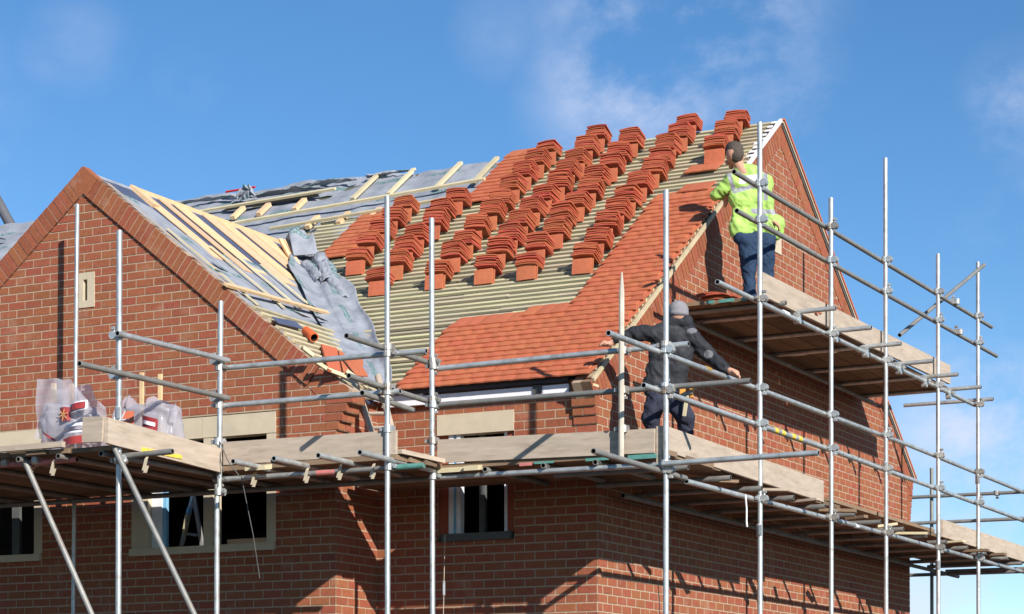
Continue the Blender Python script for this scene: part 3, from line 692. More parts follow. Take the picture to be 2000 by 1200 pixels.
# ------------------------------------------------------------------ scaffolding
scaf = empty('scaffolding', (1.3, -1.375, GZ), label='galvanised steel tube scaffolding with two boarded lifts around the house front and end gable', category='scaffolding')
SI = Matrix.Translation(-scaf.location)
def sp(mb, name, mats, **t):
    o = mb.build(name, mats, scaf, **t); o.matrix_parent_inverse = SI; return o
TR = .0255
def tube(name, a, b, mt=STEEL, r=TR):
    m = MB(); m.tube(a, b, r); o = sp(m, name, [mt, DARK])
    for p in o.data.polygons: p.use_smooth = len(p.vertices) == 4
    return o
def coupler(p, a, b, mt=None):
    p = V(p); a = V(a).normalized(); b = V(b).normalized(); c = a.cross(b).normalized() if abs(a.dot(b)) < .99 else a.orthogonal()
    m = MB()
    m.tube(p - a * .032, p + a * .032, .037, seg=10, hollow=False); q = p + c * .052
    m.tube(q - b * .032, q + b * .032, .037, seg=10, hollow=False)
    m.obox(p + c * .026, a * .028, b * .028, c * .03)
    s = 1 if R() < .5 else -1
    m.tube(p + b * s * .03 + a * .0, p + b * s * .085 + c * .01, .009, seg=6, hollow=False); m.obox(p + b * s * .065 + c * .005, a * .018, b * .012, c * .018)
    m.tube(q + a * s * .03, q + a * s * .08 - c * .01, .009, seg=6, hollow=False); m.obox(q + a * s * .065, b * .018, a * .012, c * .018)
    sp(m, 'coupler', mt or (RUST if R() < .45 else STEEL))
Xd, Yd, Zd = V((1, 0, 0)), V((0, 1, 0)), V((0, 0, 1))
def sleeve(p, d, mt=STEEL):
    m = MB(); d = V(d); p = V(p); m.tube(p - d * .06, p + d * .06, .031, seg=12, hollow=False); m.obox(p + V((.02, -.03, 0)), V((.012, 0, 0)), V((0, .012, 0)), V((0, 0, .05))); sp(m, 'sleeve_coupler', mt)
# standards
PX = 1.30
SY = [-1.375, .958, 3.082, 4.998, 7.103, 8.94]; ST = [4.86, 6.05, 5.78, 6.66, 5.98, 6.24]
for y, z in zip(SY, ST): tube('standard', (PX, y, GZ), (PX + .01, y + U(-.01, .01), z))
tube('standard', (-2.906, -3.697, GZ), (-2.90, -3.697, 4.47)); tube('standard', (-2.90, -2.175, 2.30), (-2.885, -2.175, 4.12)); tube('standard', (-2.925, -2.175, GZ), (-2.925, -2.175, 2.40), MATS['galvanised_steel'])
tube('standard', (-1.06, -2.175, GZ), (-1.075, -2.175, 4.90)); tube('standard', (-1.04, -1.375, GZ), (-1.065, -1.375, 4.87))
tube('standard', (-5.50, -1.12, GZ), (-5.42, -1.12, 5.55), r=.023)
for x, y in ((-7.9, -3.697), (-.05, 11.45), (-5.2, -3.3)):
    tube('standard', (x, y, GZ), (x, y, 3.9 if y > 0 else 2.45), STEEL2)
sleeve((-2.904, -3.697, 2.86), Zd); sleeve((PX, 5.0, 3.12), Zd, STEEL); sleeve((PX, 7.1, 2.15), Zd); sleeve((PX, 8.94, 3.40), Zd); sleeve((PX, 0.958, 2.05), Zd)
# guard rails of the right side
IX = PX - .055
tube('guard_rail', (IX, -2.45, 3.42), (IX, 5.9, 3.50)); tube('guard_rail', (IX, 5.9, 3.505), (IX, 13.5, 3.50)); tube('guard_rail', (IX, -1.72, 3.085), (IX, 3.6, 3.115)); tube('guard_rail', (IX, 3.62, 3.112), (IX, 13.5, 3.09))
tube('guard_rail', (IX, .43, 5.45), (IX, 9.86, 5.55), STEEL2); tube('guard_rail', (IX, .50, 5.09), (IX, 10.12, 5.20), STEEL2)
# ledgers
tube('ledger', (IX, -2.75, 2.39), (IX, -.78, 2.375), STEEL2); tube('ledger', (IX, -.76, 2.35), (IX, 3.4, 2.37), STEEL); tube('ledger', (IX, 3.42, 2.37), (IX, 13.5, 2.37), STEEL); tube('ledger', (IX, 0, 4.31), (IX, 8.98, 4.38))
tube('ledger', (.18, .2, 2.37), (.18, 12.0, 2.37), STEEL2); tube('ledger', (.18, 1.7, 4.345), (.18, 8.0, 4.355), STEEL2)
for (y, z) in ((-1.375, 3.45), (.958, 3.45), (3.082, 3.47), (4.998, 3.49), (7.103, 3.50), (8.94, 3.50), (-1.375, 3.09), (.958, 3.10), (3.082, 3.11), (4.998, 3.11), (7.103, 3.10), (8.94, 3.10),
               (.958, 5.455), (3.082, 5.48), (4.998, 5.50), (7.103, 5.52), (8.94, 5.54), (.958, 5.10), (3.082, 5.12), (4.998, 5.14), (7.103, 5.17), (8.94, 5.19),
               (-1.375, 2.385), (.958, 2.36), (3.082, 2.37), (4.998, 2.37), (7.103, 2.37), (8.94, 2.37), (.958, 4.32), (3.082, 4.33), (4.998, 4.35), (7.103, 4.37), (8.94, 4.38)):
    coupler((PX, y, z), Zd, -Yd)
# front rails and ledgers, middle bay
FY = -1.375 + .055
tube('guard_rail', (-1.02, FY, 3.47), (1.50, FY, 3.49)); tube('guard_rail', (-1.02, FY, 3.13), (2.08, FY, 3.12), STEEL2); tube('ledger', (-1.12, FY, 2.45), (1.28, FY, 2.44), STEEL); tube('ledger', (1.30, -1.43, 2.43), (2.74, -1.43, 2.44))
for x, z in ((-1.05, 3.49), (-1.05, 3.13), (-1.05, 2.46), (PX, 3.49), (PX, 3.12), (PX, 2.44)): coupler((x, -1.375, z), Zd, Xd)
# left bay
LY = -2.175 + .055
tube('guard_rail', (-2.92, LY, 3.50), (-.70, LY, 3.48)); tube('guard_rail', (-2.93, LY, 3.145), (-.97, LY, 3.14)); tube('ledger', (-3.0, LY, 2.45), (-1.9, LY, 2.45), STEEL); tube('ledger', (-1.9, LY, 2.45), (-.72, LY, 2.455), STEEL2); wrap2 = ((-.88, LY, 2.455), .15)
tube('guard_rail', (-2.85, -3.79, 3.545), (-2.85, -2.1, 3.57)); tube('guard_rail', (-2.85, -4.31, 3.20), (-2.85, -2.1, 3.215), STEEL2)
tube('guard_rail', (-1.12, -2.80, 3.54), (-1.12, -1.30, 3.53), STEEL2); tube('guard_rail', (-1.12, -2.76, 3.195), (-1.12, -1.30, 3.165), STEEL2); tube('brace_rail', (-1.2, -2.4, 3.10), (-1.2, -1.5, 3.07), STEEL2)
for x, y, z in ((-2.905, -3.697, 3.55), (-2.905, -3.697, 3.20), (-2.905, -2.175, 3.56), (-2.905, -2.175, 3.50), (-2.905, -2.175, 3.21), (-2.905, -2.175, 3.145), (-1.07, -2.175, 3.535), (-1.07, -2.175, 3.485), (-1.07, -2.175, 3.18), (-1.07, -2.175, 3.14),
                (-1.055, -1.375, 3.53), (-1.055, -1.375, 3.17), (-1.06, -2.175, 2.46), (-2.91, -2.175, 2.33), (-2.91, -3.697, 2.45), (-2.91, -2.175, 2.80), (-1.07, -2.175, 2.80), (-1.055, -1.375, 2.79)):
    coupler((x, y, z), Zd, Yd if x < -2.8 and z > 3.15 and abs(z - 3.5) > .01 else Xd)
tube('ledger', (-9, -3.697, 2.47), (-3.36, -3.697, 2.485), PINK); tube('ledger', (-2.95, -3.65, 2.49), (-2.36, -3.65, 2.50), STEEL2); tube('ledger', (-9, -1.2, 2.46), (-.9, -1.2, 2.46), STEEL2)
# transoms sticking out towards the front
for i, x in enumerate((-2.37, -1.93, -1.46, -1.03)):
    tube('transom', (x, -2.72, 2.52), (x, -.95 if x > -2.4 else -.9, 2.505))
tube('transom', (-1.98, -2.66, 2.51), (-1.98, -1.0, 2.50), STEEL2)
for x in (-3.9, -3.45, -3.0, -4.6, -5.4, -6.2): tube('transom', (x, -3.86 + U(-.05, .05), 2.50), (x, -.9, 2.50), STEEL2)
for x in (-.5, .1, .62): tube('transom', (x, -1.38, 2.49), (x, -.08, 2.49), STEEL2)
for x in (-4.25, -3.9): coupler((x + .1, -3.72, 2.5), Xd, Yd)
# braces
tube('brace', (-3.90, -3.76, 2.50), (-2.36, -3.76, -.35), STEEL2); tube('brace', (-2.90, -3.77, 2.56), (-1.25, -3.77, -.30), STEEL2); tube('brace', (-5.3, -3.74, 2.7), (-2.9, -3.74, -1.0), STEEL2)
coupler((-3.9, -3.72, 2.47), Xd, (1, 0, -1.85)); coupler((-2.86, -3.74, 2.45), Xd, (1, 0, -1.85))
tube('brace', atX(1757, 655, 1.0), atX(1922, 518, 1.36), STEEL2)
coupler(atX(1861, 590, 1.25), Yd, Zd); coupler(atX(1867, 649, 1.25), Yd, Zd)
# transoms of the side lifts, ends poking out
for y in (1.72, 2.206, 3.379, 4.442, 5.694, 6.739, 7.792):
    tube('transom', (.05, y, 4.405), (1.66 if y > 2 else 1.3, y, 4.415), STEEL2 if y < 2 else STEEL)
    if y > 2: coupler((IX, y, 4.375), Yd, Xd)
for k in range(15):
    y = -1.0 + k * .92; tube('transom', (.03, y, 2.445), (1.36 + U(0, .06), y, 2.445), STEEL2)
tube('transom', (.3, 8.98, 4.44), (1.5, 8.98, 4.44))
for z in (3.49, 3.115, 2.37): tube('guard_rail', (-.6, 11.4, z), (3.0, 11.4, z - .01), STEEL2)
coupler((.9, 11.4, 3.49), Zd, Xd)
# boards
def plank(a, b, w_, h_, mt, name='scaffold_board'):
    m = MB(); m.beam(a, b, w_, h_); return sp(m, name, mt)
z = 2.545
for k in range(6):
    y = -1.23 + k * .222; plank((-1.15 + U(-.05, .02) - (1.22 if y > -.75 else 0), y, z), (1.30 + U(-.03, .02), y, z), .215, .045, PLANK)
for k in range(5):
    x = .125 + k * .236
    for (a, b_) in ((-.10, 3.85), (3.4, 7.4), (7.0, 11.9)):
        plank((x, a + U(-.1, .15), z + .004 - (.05 if a < 3 else .05 if a > 5 else 0) + .05), (x, b_ + U(-.1, .1), z + .05 - (.05 if a < 3 else .05 if a > 5 else 0)), .222, .04, PLANK)
for k in range(5):
    x = .135 + k * .233
    for (a, b_) in ((1.55, 4.7), (4.75, 8.0)): plank((x, a + (U(-.04, .04)), 4.455), (x, b_, 4.455), .221, .04, PLANK)
for (x0, x1) in ((.20, .28), (.52, .60), (.66, .82), (.9, .96)):
    m = MB(); m.box((x0, 1.505, 4.437), (x1, 1.52, 4.470)); sp(m, 'board_end_band', TEAL)
for k in range(6):
    y = -2.06 + k * .222; plank((-2.95, y, z + .0), (-.98 + U(-.05, .05), y, z + .0), .215, .045, PLANK)
for k in range(24):
    x = -3.02 - k * .228; plank((x, -3.80 + U(-.06, .06), z + .005), (x, -.92, z + .005), .218, .04, PLANK)
plank((-9, -3.86, 2.60), (-3.38, -3.86, 2.60), .05, .05, BOARD); 
# board ends and packers sticking out over the ledger on the end gable side
for (x, y, l, a) in ((1.45, 1.1, .5, .3), (1.5, 2.3, .4, -.2), (1.45, 3.3, .45, .1), (1.5, 4.1, .4, -.15), (1.45, 5.2, .35, .2), (1.45, 6.3, .5, .1), (1.5, 7.6, .45, -.1), (1.45, 8.8, .4, .1), (1.45, 9.9, .4, 0), (1.38, .15, .5, .6)):
    plank((x - l * .9, y, 2.46 + U(-.01, .03)), (x + U(-.12, .12), y + l * a + U(-.05, .05), 2.465 + U(-.01, .03)), U(.06, .15), U(.022, .036), random.choice((BOARD, PLANK, PALE)), 'board_end')
# toe boards
def toe(a, b, h_=.215): m = MB(); m.beam(a, b, .038, h_); return sp(m, 'toe_board', BOARD)
toe((-2.86, -2.15, 2.685), (-.99, -2.15, 2.675)); toe((-1.01, -1.345, 2.69), (1.19, -1.345, 2.65)); toe((1.275, -1.29, 2.665), (1.275, 2.88, 2.625), .225)
toe((1.22, 1.16, 4.52), (1.22, 4.95, 4.57), .235); toe((1.22, 4.97, 4.575), (1.22, 7.9, 4.615), .235); toe((-2.86, -3.93, 2.68), (-2.87, -2.20, 2.585 + .03), .225); toe((1.26, 7.40, 2.63), (1.26, 11.6, 2.615), .215)
toe((-3.10, -3.935, 2.70), (-2.885, -3.935, 2.69), .22)
m = MB(); m.box((1.20, -1.34, 2.44), (1.26, -1.30, 2.78)); sp(m, 'timber_block', BOARD)
# painted marks and wraps
for (a, b_, mt) in (((.0, -1.368, 2.51), (.20, -1.366, 2.53), TEAL), ((-.15, -1.367, 2.50), (-.02, -1.365, 2.53), PINK), ((.52, -1.37, 2.505), (.75, -1.366, 2.53), TEAL), ((.95, -1.40, 2.49), (1.22, -1.37, 2.53), TEAL)):
    m = MB(); m.box(a, b_); sp(m, 'painted_board_end', mt)
def wrap(p, d, l, mt, r=.0275, name='tape_wrap'):
    p = V(p); d = V(d).normalized(); m = MB(); m.tube(p - d * l, p + d * l, r, hollow=False); sp(m, name, mt)
wrap((-.88, LY, 2.4545), Xd, .155, TEAL, .0262, 'paint_mark'); wrap((-1.75, LY, 2.45), Xd, .10, PINK, .0262, 'paint_mark')
for y in (1.55, 1.75, 2.05, 2.25): wrap((IX, y, 3.103 + (y - 1) * .004), Yd, .05, YELLOW)
wrap((IX, 1.85, 4.335), Yd, .07, WHITE); wrap((IX, -.25, 3.447), Yd, .06, mat('amber_tape', (.35, .22, .06), .6)); wrap((IX, 4.1, 2.37), Yd, .05, WHITE)
for (y0, y1, mt) in ((-3.45, -3.10, YELLOW), (-3.08, -2.85, YELLOW)):
    m = MB(); m.box((-2.845, y0, 2.555), (-2.838, y1, 2.59)); sp(m, 'yellow_board_band', mt)
# timber post on the front rail, pointed top
m = MB(); m.tube((.90, -1.43, 2.50), (.905, -1.43, 3.98), .026, seg=8, hollow=False); m.tube((.905, -1.43, 3.98), (.907, -1.43, 4.16), .026, seg=8, hollow=False, r2=.008); sp(m, 'timber_post', mat('grey_post', (.52, .47, .39), .8, noise_s=8, noise_a=.25))
coupler((.90, -1.40, 3.47), Zd, Xd, RUST); coupler((.90, -1.40, 3.12), Zd, Xd, RUST); coupler((.90, -1.40, 2.77), Zd, Xd)
# dangling rope and rags
def rope(pts, r, mt, name='rope'):
    m = MB()
    for a, b_ in zip(pts, pts[1:]): m.tube(a, b_, r, seg=6, hollow=False)
    return sp(m, name, mt)
rope([(1.30, .58, 2.36), (1.305, .6, 2.22), (1.30, .61, 2.10), (1.31, .6, 2.05)], .009, WHITE)
rope([(-2.88, -2.2, 2.80), (-2.75, -2.25, 2.6), (-2.62, -2.25, 2.45)], .005, LEAD); rope([(-2.88, -2.2, 2.80), (-2.83, -2.25, 2.6), (-2.8, -2.25, 2.5)], .005, LEAD); rope([(-2.6, -2.25, 2.45), (-2.5, -2.2, 1.9), (-2.46, -2.15, 1.5)], .004, LEAD)
for (x, y, z_) in ((-1.9, -2.23, 2.43), (-2.45, -2.27, 2.42), (-1.55, -2.22, 2.44), (-1.2, -2.22, 2.43), (-3.55, -3.8, 2.42), (-2.6, -3.72, 2.40)):
    m = MB(); m.obox((x, y, z_), V((.012, 0, 0)), V((0, .012, .01)), V((.015, 0, .05))); m.obox((x + .01, y, z_ - .05), V((.01, 0, 0)), V((0, .012, 0)), V((.012, 0, .03))); sp(m, 'coupler_bolt', STONE)
for (x0, x1, y) in ((-1.0, -.72, -1.32), (-.7, -.55, -1.36), (-2.5, -2.28, -2.28)):
    m = MB(); m.obox(((x0 + x1) / 2, y, 2.515), V(((x1 - x0) / 2, 0, 0)), V((0, .06, .01)), V((0, .0, .022))); sp(m, 'timber_packer', PALE)
# twisted strip of packing timber running between the two front bays
m = MB(); m.beam((-1.02, -2.1, 2.60), (-.95, -1.42, 2.585), .12, .04); sp(m, 'scaffold_board', BOARD)

# ------------------------------------------------------------------ pole ladder leaning in the corner
lad = empty('ladder', (-2.3, -.45, 2.57), label='timber ladder leaning in the corner between the wing and the front wall', category='ladder')
LI = Matrix.Translation(-lad.location)
A0, A1 = atY(728, 850, -.60), atY(690, 735, -.35); B0, B1 = atY(768, 850, -.60), atY(738, 735, -.35)
for a, b_ in ((A0, A1), (B0, B1)):
    m = MB(); m.tube(a, b_, .034, seg=10, hollow=False); o = m.build('rail', mat('ladder_wood', (.42, .34, .26), .8, noise_s=10, noise_a=.2), lad, smooth=True); o.matrix_parent_inverse = LI
for t in (.12, .36, .62, .88):
    m = MB(); m.tube(A0.lerp(A1, t), B0.lerp(B1, t), .02, seg=8, hollow=False); o = m.build('rung', BOARD, lad, smooth=True); o.matrix_parent_inverse = LI

# stepladder seen through the left window
sl = empty('stepladder', (-3.9, -.35, 1.25), label='aluminium stepladder with a blue band standing inside the left window', category='stepladder')
SLI = Matrix.Translation(-sl.location)
def slp(a, b_, w_, mt, n='rail'): m = MB(); m.beam(a, b_, w_, .03); o = m.build(n, mt, sl); o.matrix_parent_inverse = SLI
ALU = mat('aluminium', (.6, .6, .6), .4, metal=.5)
T_ = atY(378, 965, -.45)
slp(T_, atY(350, 1085, -.45), .045, ALU); slp(T_, atY(398, 1085, -.25), .04, ALU); slp(atY(371, 992, -.47), atY(368, 1003, -.47), .055, BLUEF, 'band'); slp(atY(367, 1005, -.47), atY(360, 1045, -.47), .05, PALE, 'band')
slp(atY(358, 1042, -.45), atY(385, 1046, -.3), .03, ALU, 'tread')

# ------------------------------------------------------------------ clear plastic sacks of clips and stakes on the left lift
PLAS = mat('clear_polythene', (.62, .60, .66), .22, noise_s=9, noise_a=.2, spec=.6, trans=.40, bump=.9, bump_s=14)
SACKR = mat('sack_red_print', (.34, .045, .04), .4, noise_s=25, noise_a=.3); SACKO = mat('sack_orange_print', (.50, .14, .07), .4); SACKW = mat('sack_white_print', (.78, .76, .80), .4)
def sack(name, loc, size, sd, lab, pull):
    root = empty(name, loc, label=lab, category='plastic sack', group='printed plastic sacks on the left lift')
    bm = bmesh.new(); bmesh.ops.create_icosphere(bm, subdivisions=5, radius=1)
    for v in bm.verts:
        c = v.co.copy(); q = V([math.copysign(abs(t) ** .55, t) for t in c])
        q = V((q.x * size[0] / 2, q.y * size[1] / 2, (q.z * .5 + .5) * size[2]))
        q += pull(c, q)
        f = .035 * nz3(c.x * 3 + sd, c.y * 3, c.z * 3) + .020 * abs(nz3(c.x * 7, c.y * 7 + sd, c.z * 7))
        q += c * f; q.z = max(q.z, 0)
        v.co = q
    me = bpy.data.meshes.new(name + '_skin'); bm.to_mesh(me); bm.free(); me.materials.append(PLAS)
    for p in me.polygons: p.use_smooth = True
    mesh_obj('sack_skin', me, root); return root
def patch(root, x0, x1, z0, z1, y, mt, skew=0., n='print_panel'):
    nu = 10; me_v = []; fs = []
    for j in range(4):
        for i in range(nu + 1):
            u = i / nu; x = x0 + (x1 - x0) * u; z = z0 + (z1 - z0) * j / 3 + skew * u
            me_v.append((x, y - .035 * math.sin(u * 3.1) + .015 * nz3(x * 8, z * 8), z))
    for j in range(3):
        for i in range(nu): a = j * (nu + 1) + i; fs.append((a, a + 1, a + nu + 2, a + nu + 1))
    m = MB(); m.add(me_v, fs); m.build(n, mt, root, smooth=True)
s1 = sack('plastic_sack', (-3.64, -3.38, 2.575), (.58, .38, .36), 1., 'taller clear plastic sack with red print, its top gaping, left of the toe board', lambda c, q: V((-.06 * max(0, c.z), 0, .10 * max(0, c.z) * (1 - c.x * .8))))
SACKD = mat('sack_dark_red_print', (.30, .035, .04), .4, noise_s=30, noise_a=.35)
def film(root, x0, x1, y, z0, prof, sd):
    def fn(u, v):
        x = x0 + (x1 - x0) * u; top = prof(u)
        return V((x + .03 * nz3(u * 3, v * 2, sd), y + .06 * nz3(u * 4, v * 2, sd + 2) + .03 * v, z0 + (top - z0) * v + .015 * nz3(u * 9, v * 3, sd)))
    sheet('sack_film', root, fn, 30, 16, mt=PLAS)
film(s1, -.33, .27, -.16, .15, lambda u: .70 - .05 * u if u < .62 else .67 - .62 * (u - .62), 1.)
film(s1, -.31, .25, .10, .15, lambda u: .66 - .05 * abs(u - .5) if u < .7 else .64 - .7 * (u - .7), 4.)
patch(s1, .04, .30, .05, .12, -.215, SACKR, .02); patch(s1, .05, .30, .15, .165, -.22, SACKW, .02); patch(s1, .06, .30, .21, .235, -.215, SACKW, .02); patch(s1, .0, .12, .28, .40, -.21, SACKD, .0)
patch(s1, .12, .32, .34, .42, -.22, SACKW, .03); patch(s1, .14, .31, .35, .405, -.24, SACKD, .03); patch(s1, -.20, -.05, .20, .22, -.21, SACKD, -.10)
for k in range(6):
    a = k * 1.05 + .3; m = MB(); m.obox(V((.065 + .03 * math.cos(a), -.245, .33 + .03 * math.sin(a))), V((math.cos(a), 0, math.sin(a))) * .026, V((0, .002, 0)), V((-math.sin(a), 0, math.cos(a))) * .005); m.build('print_ray', mat('sack_ochre_print', (.55, .30, .12), .5), s1)
s1['label'] = 'taller clear plastic sack with red print and gaping top beside the toe board'
for dx, h_ in ((-.20, .66), (.0, .64)):
    m = MB(); m.obox((dx, -.05, h_ / 2), V((.022, 0, 0)), V((0, .012, 0)), V((0, 0, h_ / 2))); m.build('stake', TIMBER, s1)
s2 = sack('plastic_sack', (-2.98 - .62 + .75 - .05, -2.85, 2.575), (.52, .32, .50), 4., 'lower crumpled plastic sack with orange star print behind the sloping toe board', lambda c, q: V((.10 * max(0, c.x), 0, .03 * c.x)))
s2.location = (-3.30, -2.78, 2.59)
film(s2, -.30, -.02, -.12, .25, lambda u: .60 - .25 * abs(u - .6), 7.); film(s2, .05, .42, -.10, .30, lambda u: .50 + .06 * math.sin(u * 7), 9.)
patch(s2, -.22, .00, .24, .42, -.175, SACKO); patch(s2, .08, .26, .26, .38, -.165, SACKD, -.05); patch(s2, .10, .24, .30, .335, -.18, SACKW, -.04)
for k in range(6):
    a = k * math.pi / 3; m = MB(); m.obox(V((-.11 + .045 * math.cos(a), -.222, .34 + .045 * math.sin(a))), V((math.cos(a), 0, math.sin(a))) * .045, V((0, .002, 0)), V((-math.sin(a), 0, math.cos(a))) * .006); m.build('print_ray', SACKW, s2)
for i, (px, py) in enumerate(((277, 728), (313, 731))):
    p = atY(px, py, -1.5); st = empty('timber_stake', (p.x, -1.5, 2.6), label='pale timber stake standing upright behind the crumpled sack, %s of the two' % ('left' if i == 0 else 'right'), category='stake', group='upright stakes behind the sacks')
    m = MB(); m.obox((0, 0, (p.z - 2.6) / 2), V((.02, 0, 0)), V((0, .012, 0)), V((0, 0, (p.z - 2.6) / 2))); m.build('shaft', TIMBER, st)

# red bucket behind the side toe board
bk = empty('bucket', (.95, 1.45, 2.58), label='red plastic bucket behind the lower toe board by the end gable', category='bucket')
m = MB(); m.tube((0, 0, 0), (0, 0, .25), .12, seg=24, hollow=False, r2=.16); m.build('pail', REDP, bk, smooth=True)
m = MB()
for k in range(24):
    a, b_ = k * math.pi / 12, (k + 1) * math.pi / 12
    m.tube((.165 * math.cos(a), .165 * math.sin(a), .25), (.165 * math.cos(b_), .165 * math.sin(b_), .25), .01, seg=6, hollow=False)
m.build('rim', REDP, bk, smooth=True)
# steel tube leaning over the far left of the roof
fl = empty('roof_pole', RP(-12.2, 4.5, .1), label='grey flue pipe sticking up from the ridge felt at the far left', category='pipe')
m = MB(); m.tube((0, 0, -.1), (-.42, 0, .55), .075, seg=14); m.build('pipe', [mat('dark_pipe', (.11, .11, .125), .6), DARK], fl, smooth=True)
fl.location = atD(32, 447, 31.0)
m = MB(); m.tube((-.03, 0, -.12), (-.07, 0, .05), .12, seg=10, hollow=False, r2=.085); m.build('felt_collar', FELT, fl, smooth=True)
# plumb bob hanging from the lift
pb = empty('string_line', (0, 0, 0), label='string line with a small bob hanging down below the middle window', category='string line')
a, b_ = atY(869, 1045, -.5), atY(866, 1200, -.5); pb.location = a
m = MB(); m.tube((0, 0, 0), b_ - a, .004, seg=5, hollow=False); m.build('string', BOARD, pb)
m = MB(); q = atY(867, 1143, -.5) - a; m.tube(q + V((0, 0, .04)), q - V((0, 0, .10)), .014, seg=8, hollow=False); m.build('bob', STEEL, pb)

# ------------------------------------------------------------------ people
def blob(parts, voxel, name, mt, parent=None, inv=None, wrinkle=0., ws=9., smooth_it=4):
    """parts: ('c', a, b, ra, rb) tapered limbs and ('e', centre, (rx,ry,rz)) lumps, fused into one continuous surface"""
    bm = bmesh.new()
    for p in parts:
        if p[0] == 'e':
            r = bmesh.ops.create_icosphere(bm, subdivisions=3, radius=1)
            for v in r['verts']: v.co = V((v.co.x * p[2][0], v.co.y * p[2][1], v.co.z * p[2][2])) + V(p[1])
        else:
            a, b_, ra, rb = V(p[1]), V(p[2]), p[3], p[4]; d = (b_ - a); n = max(2, int(d.length / (min(ra, rb) * .35)) + 1)
            flat = p[5] if len(p) > 5 else None
            for i in range(n + 1):
                t = i / n; rr = ra + (rb - ra) * t; r = bmesh.ops.create_icosphere(bm, subdivisions=2, radius=rr)
                c = a + d * t
                for v in r['verts']:
                    q = v.co.copy()
                    if flat: q = q - V(flat) * q.dot(V(flat)) * (1 - .62)
                    v.co = q + c
    me = bpy.data.meshes.new(name); bm.to_mesh(me); bm.free()
    o = bpy.data.objects.new(name, me); col.objects.link(o)
    md = o.modifiers.new('r', 'REMESH'); md.mode = 'VOXEL'; md.voxel_size = voxel; md.use_smooth_shade = True
    ms = o.modifiers.new('s', 'SMOOTH'); ms.iterations = smooth_it; ms.factor = .6
    bpy.context.view_layer.update(); dg = bpy.context.evaluated_depsgraph_get()
    me2 = bpy.data.meshes.new_from_object(o.evaluated_get(dg)); me2.name = name
    if wrinkle:
        me2.update()
        for v in me2.vertices:
            c = v.co; w2 = c.z * .7 + c.x * .5; f = nz3(c.x * ws * .8, c.y * ws * .8, w2 * ws * 1.6) + .8 * (.35 - abs(nz3(c.x * ws * 1.6, c.y * ws * 1.6 + 5, w2 * ws * 2.6)) * 1.6)
            v.co = c + v.normal * f * wrinkle
    me2.materials.append(mt)
    for p in me2.polygons: p.use_smooth = True
    bpy.data.objects.remove(o)
    ob = mesh_obj(name, me2, parent)
    if inv is not None: ob.matrix_parent_inverse = inv
    return ob
SKIN = mat('skin', (.52, .28, .19), .6, noise_a=.08); HAIR = mat('dark_hair', (.075, .062, .05), .8, noise_s=60, noise_a=.4, bump=.8, bump_s=120)
VR, VU, VF = rt, V((0, 0, 1)), V((fw.x, fw.y, 0)).normalized()       # right, up and away as the camera saw it
def hand(cn, d_f, d_w, palm_n, s=1., curl=.6):
    """palm centre cn, finger direction d_f, width direction d_w, palm normal palm_n -> parts of a hand with five fingers"""
    cn = V(cn); f = V(d_f).normalized(); w_ = V(d_w).normalized(); n = V(palm_n).normalized(); P = []
    P.append(('c', cn - f * .035 * s, cn + f * .03 * s, .030 * s, .034 * s))
    for i, (o_, l_) in enumerate(((-.030, .062), (-.010, .072), (.011, .068), (.031, .052))):
        b0 = cn + f * .045 * s + w_ * o_ * s; b1 = b0 + (f * (1 - curl * .4) + n * curl * .5) * l_ * .55 * s; b2 = b1 + (f * (.7 - curl) + n * curl) * l_ * .55 * s
        P += [('c', b0 - f * .02 * s, b1, .0105 * s, .0095 * s), ('c', b1, b2, .0095 * s, .008 * s)]
    t0 = cn - f * .01 * s - w_ * .035 * s; t1 = t0 + (f * .5 - w_ * .6 + n * .3) * .045 * s; P += [('c', t0, t1, .013 * s, .011 * s), ('c', t1, t1 + (f * .8 + n * .4) * .03 * s, .011 * s, .009 * s)]
    return P
# ---- man in the hi-vis coat
D1 = 23.1
def q1(x, y, d=0.): return atD(x, y, D1 + d)
man1 = empty('person', V((q1(1470, 605).x, q1(1470, 605).y, 4.475)), label='roofer in a lime hi-vis coat and jeans reaching to the verge', category='person')
I1 = Matrix.Translation(-man1.location)
head = [('e', q1(1434, 300), (.085, .098, .112)), ('e', q1(1431, 309, .05), (.062, .07, .08)), ('c', q1(1437, 312), q1(1452, 338), .055, .06), ('e', q1(1420, 318, .04), (.02, .03, .03)), ('e', q1(1428, 326, .09), (.03, .03, .03)),
        ('e', q1(1421, 303, .0), (.012, .02, .026)), ('e', q1(1452, 308, .0), (.014, .02, .028)), ('e', q1(1425, 305, .125), (.016, .022, .026))]
body1 = head + [('c', q1(1457, 350), q1(1475, 450), .075, .08, VF), ('c', q1(1428, 350), q1(1403, 378, .05), .045, .04), ('c', q1(1403, 378, .05), q1(1416, 386, .12), .035, .028),
                ('c', q1(1496, 352), q1(1504, 395, -.02), .045, .038), ('c', q1(1504, 395, -.02), q1(1511, 432, -.05), .035, .028),
                ('c', q1(1463, 465), q1(1462, 530), .075, .055), ('c', q1(1462, 530), q1(1467, 612), .06, .045), ('c', q1(1497, 465), q1(1499, 530, .05), .075, .055), ('c', q1(1499, 530, .05), q1(1503, 608, .05), .06, .045)]
body1 += hand(q1(1420, 388, .1), VR * -.3 + VF * .6 - VU * .5, VU, VF, 1.0) + hand(q1(1512, 436, -.06), VR * .8 - VU * .5, VF, -VU, 1.0, 1.)
blob(body1, .011, 'body', SKIN, man1, I1)
hair = [('e', q1(1435, 295), (.094, .098, .105)), ('e', q1(1438, 302, -.03), (.083, .075, .095)), ('e', q1(1430, 292, .03), (.075, .075, .085))]
blob(hair, .011, 'hair', HAIR, man1, I1, wrinkle=.004, ws=40)
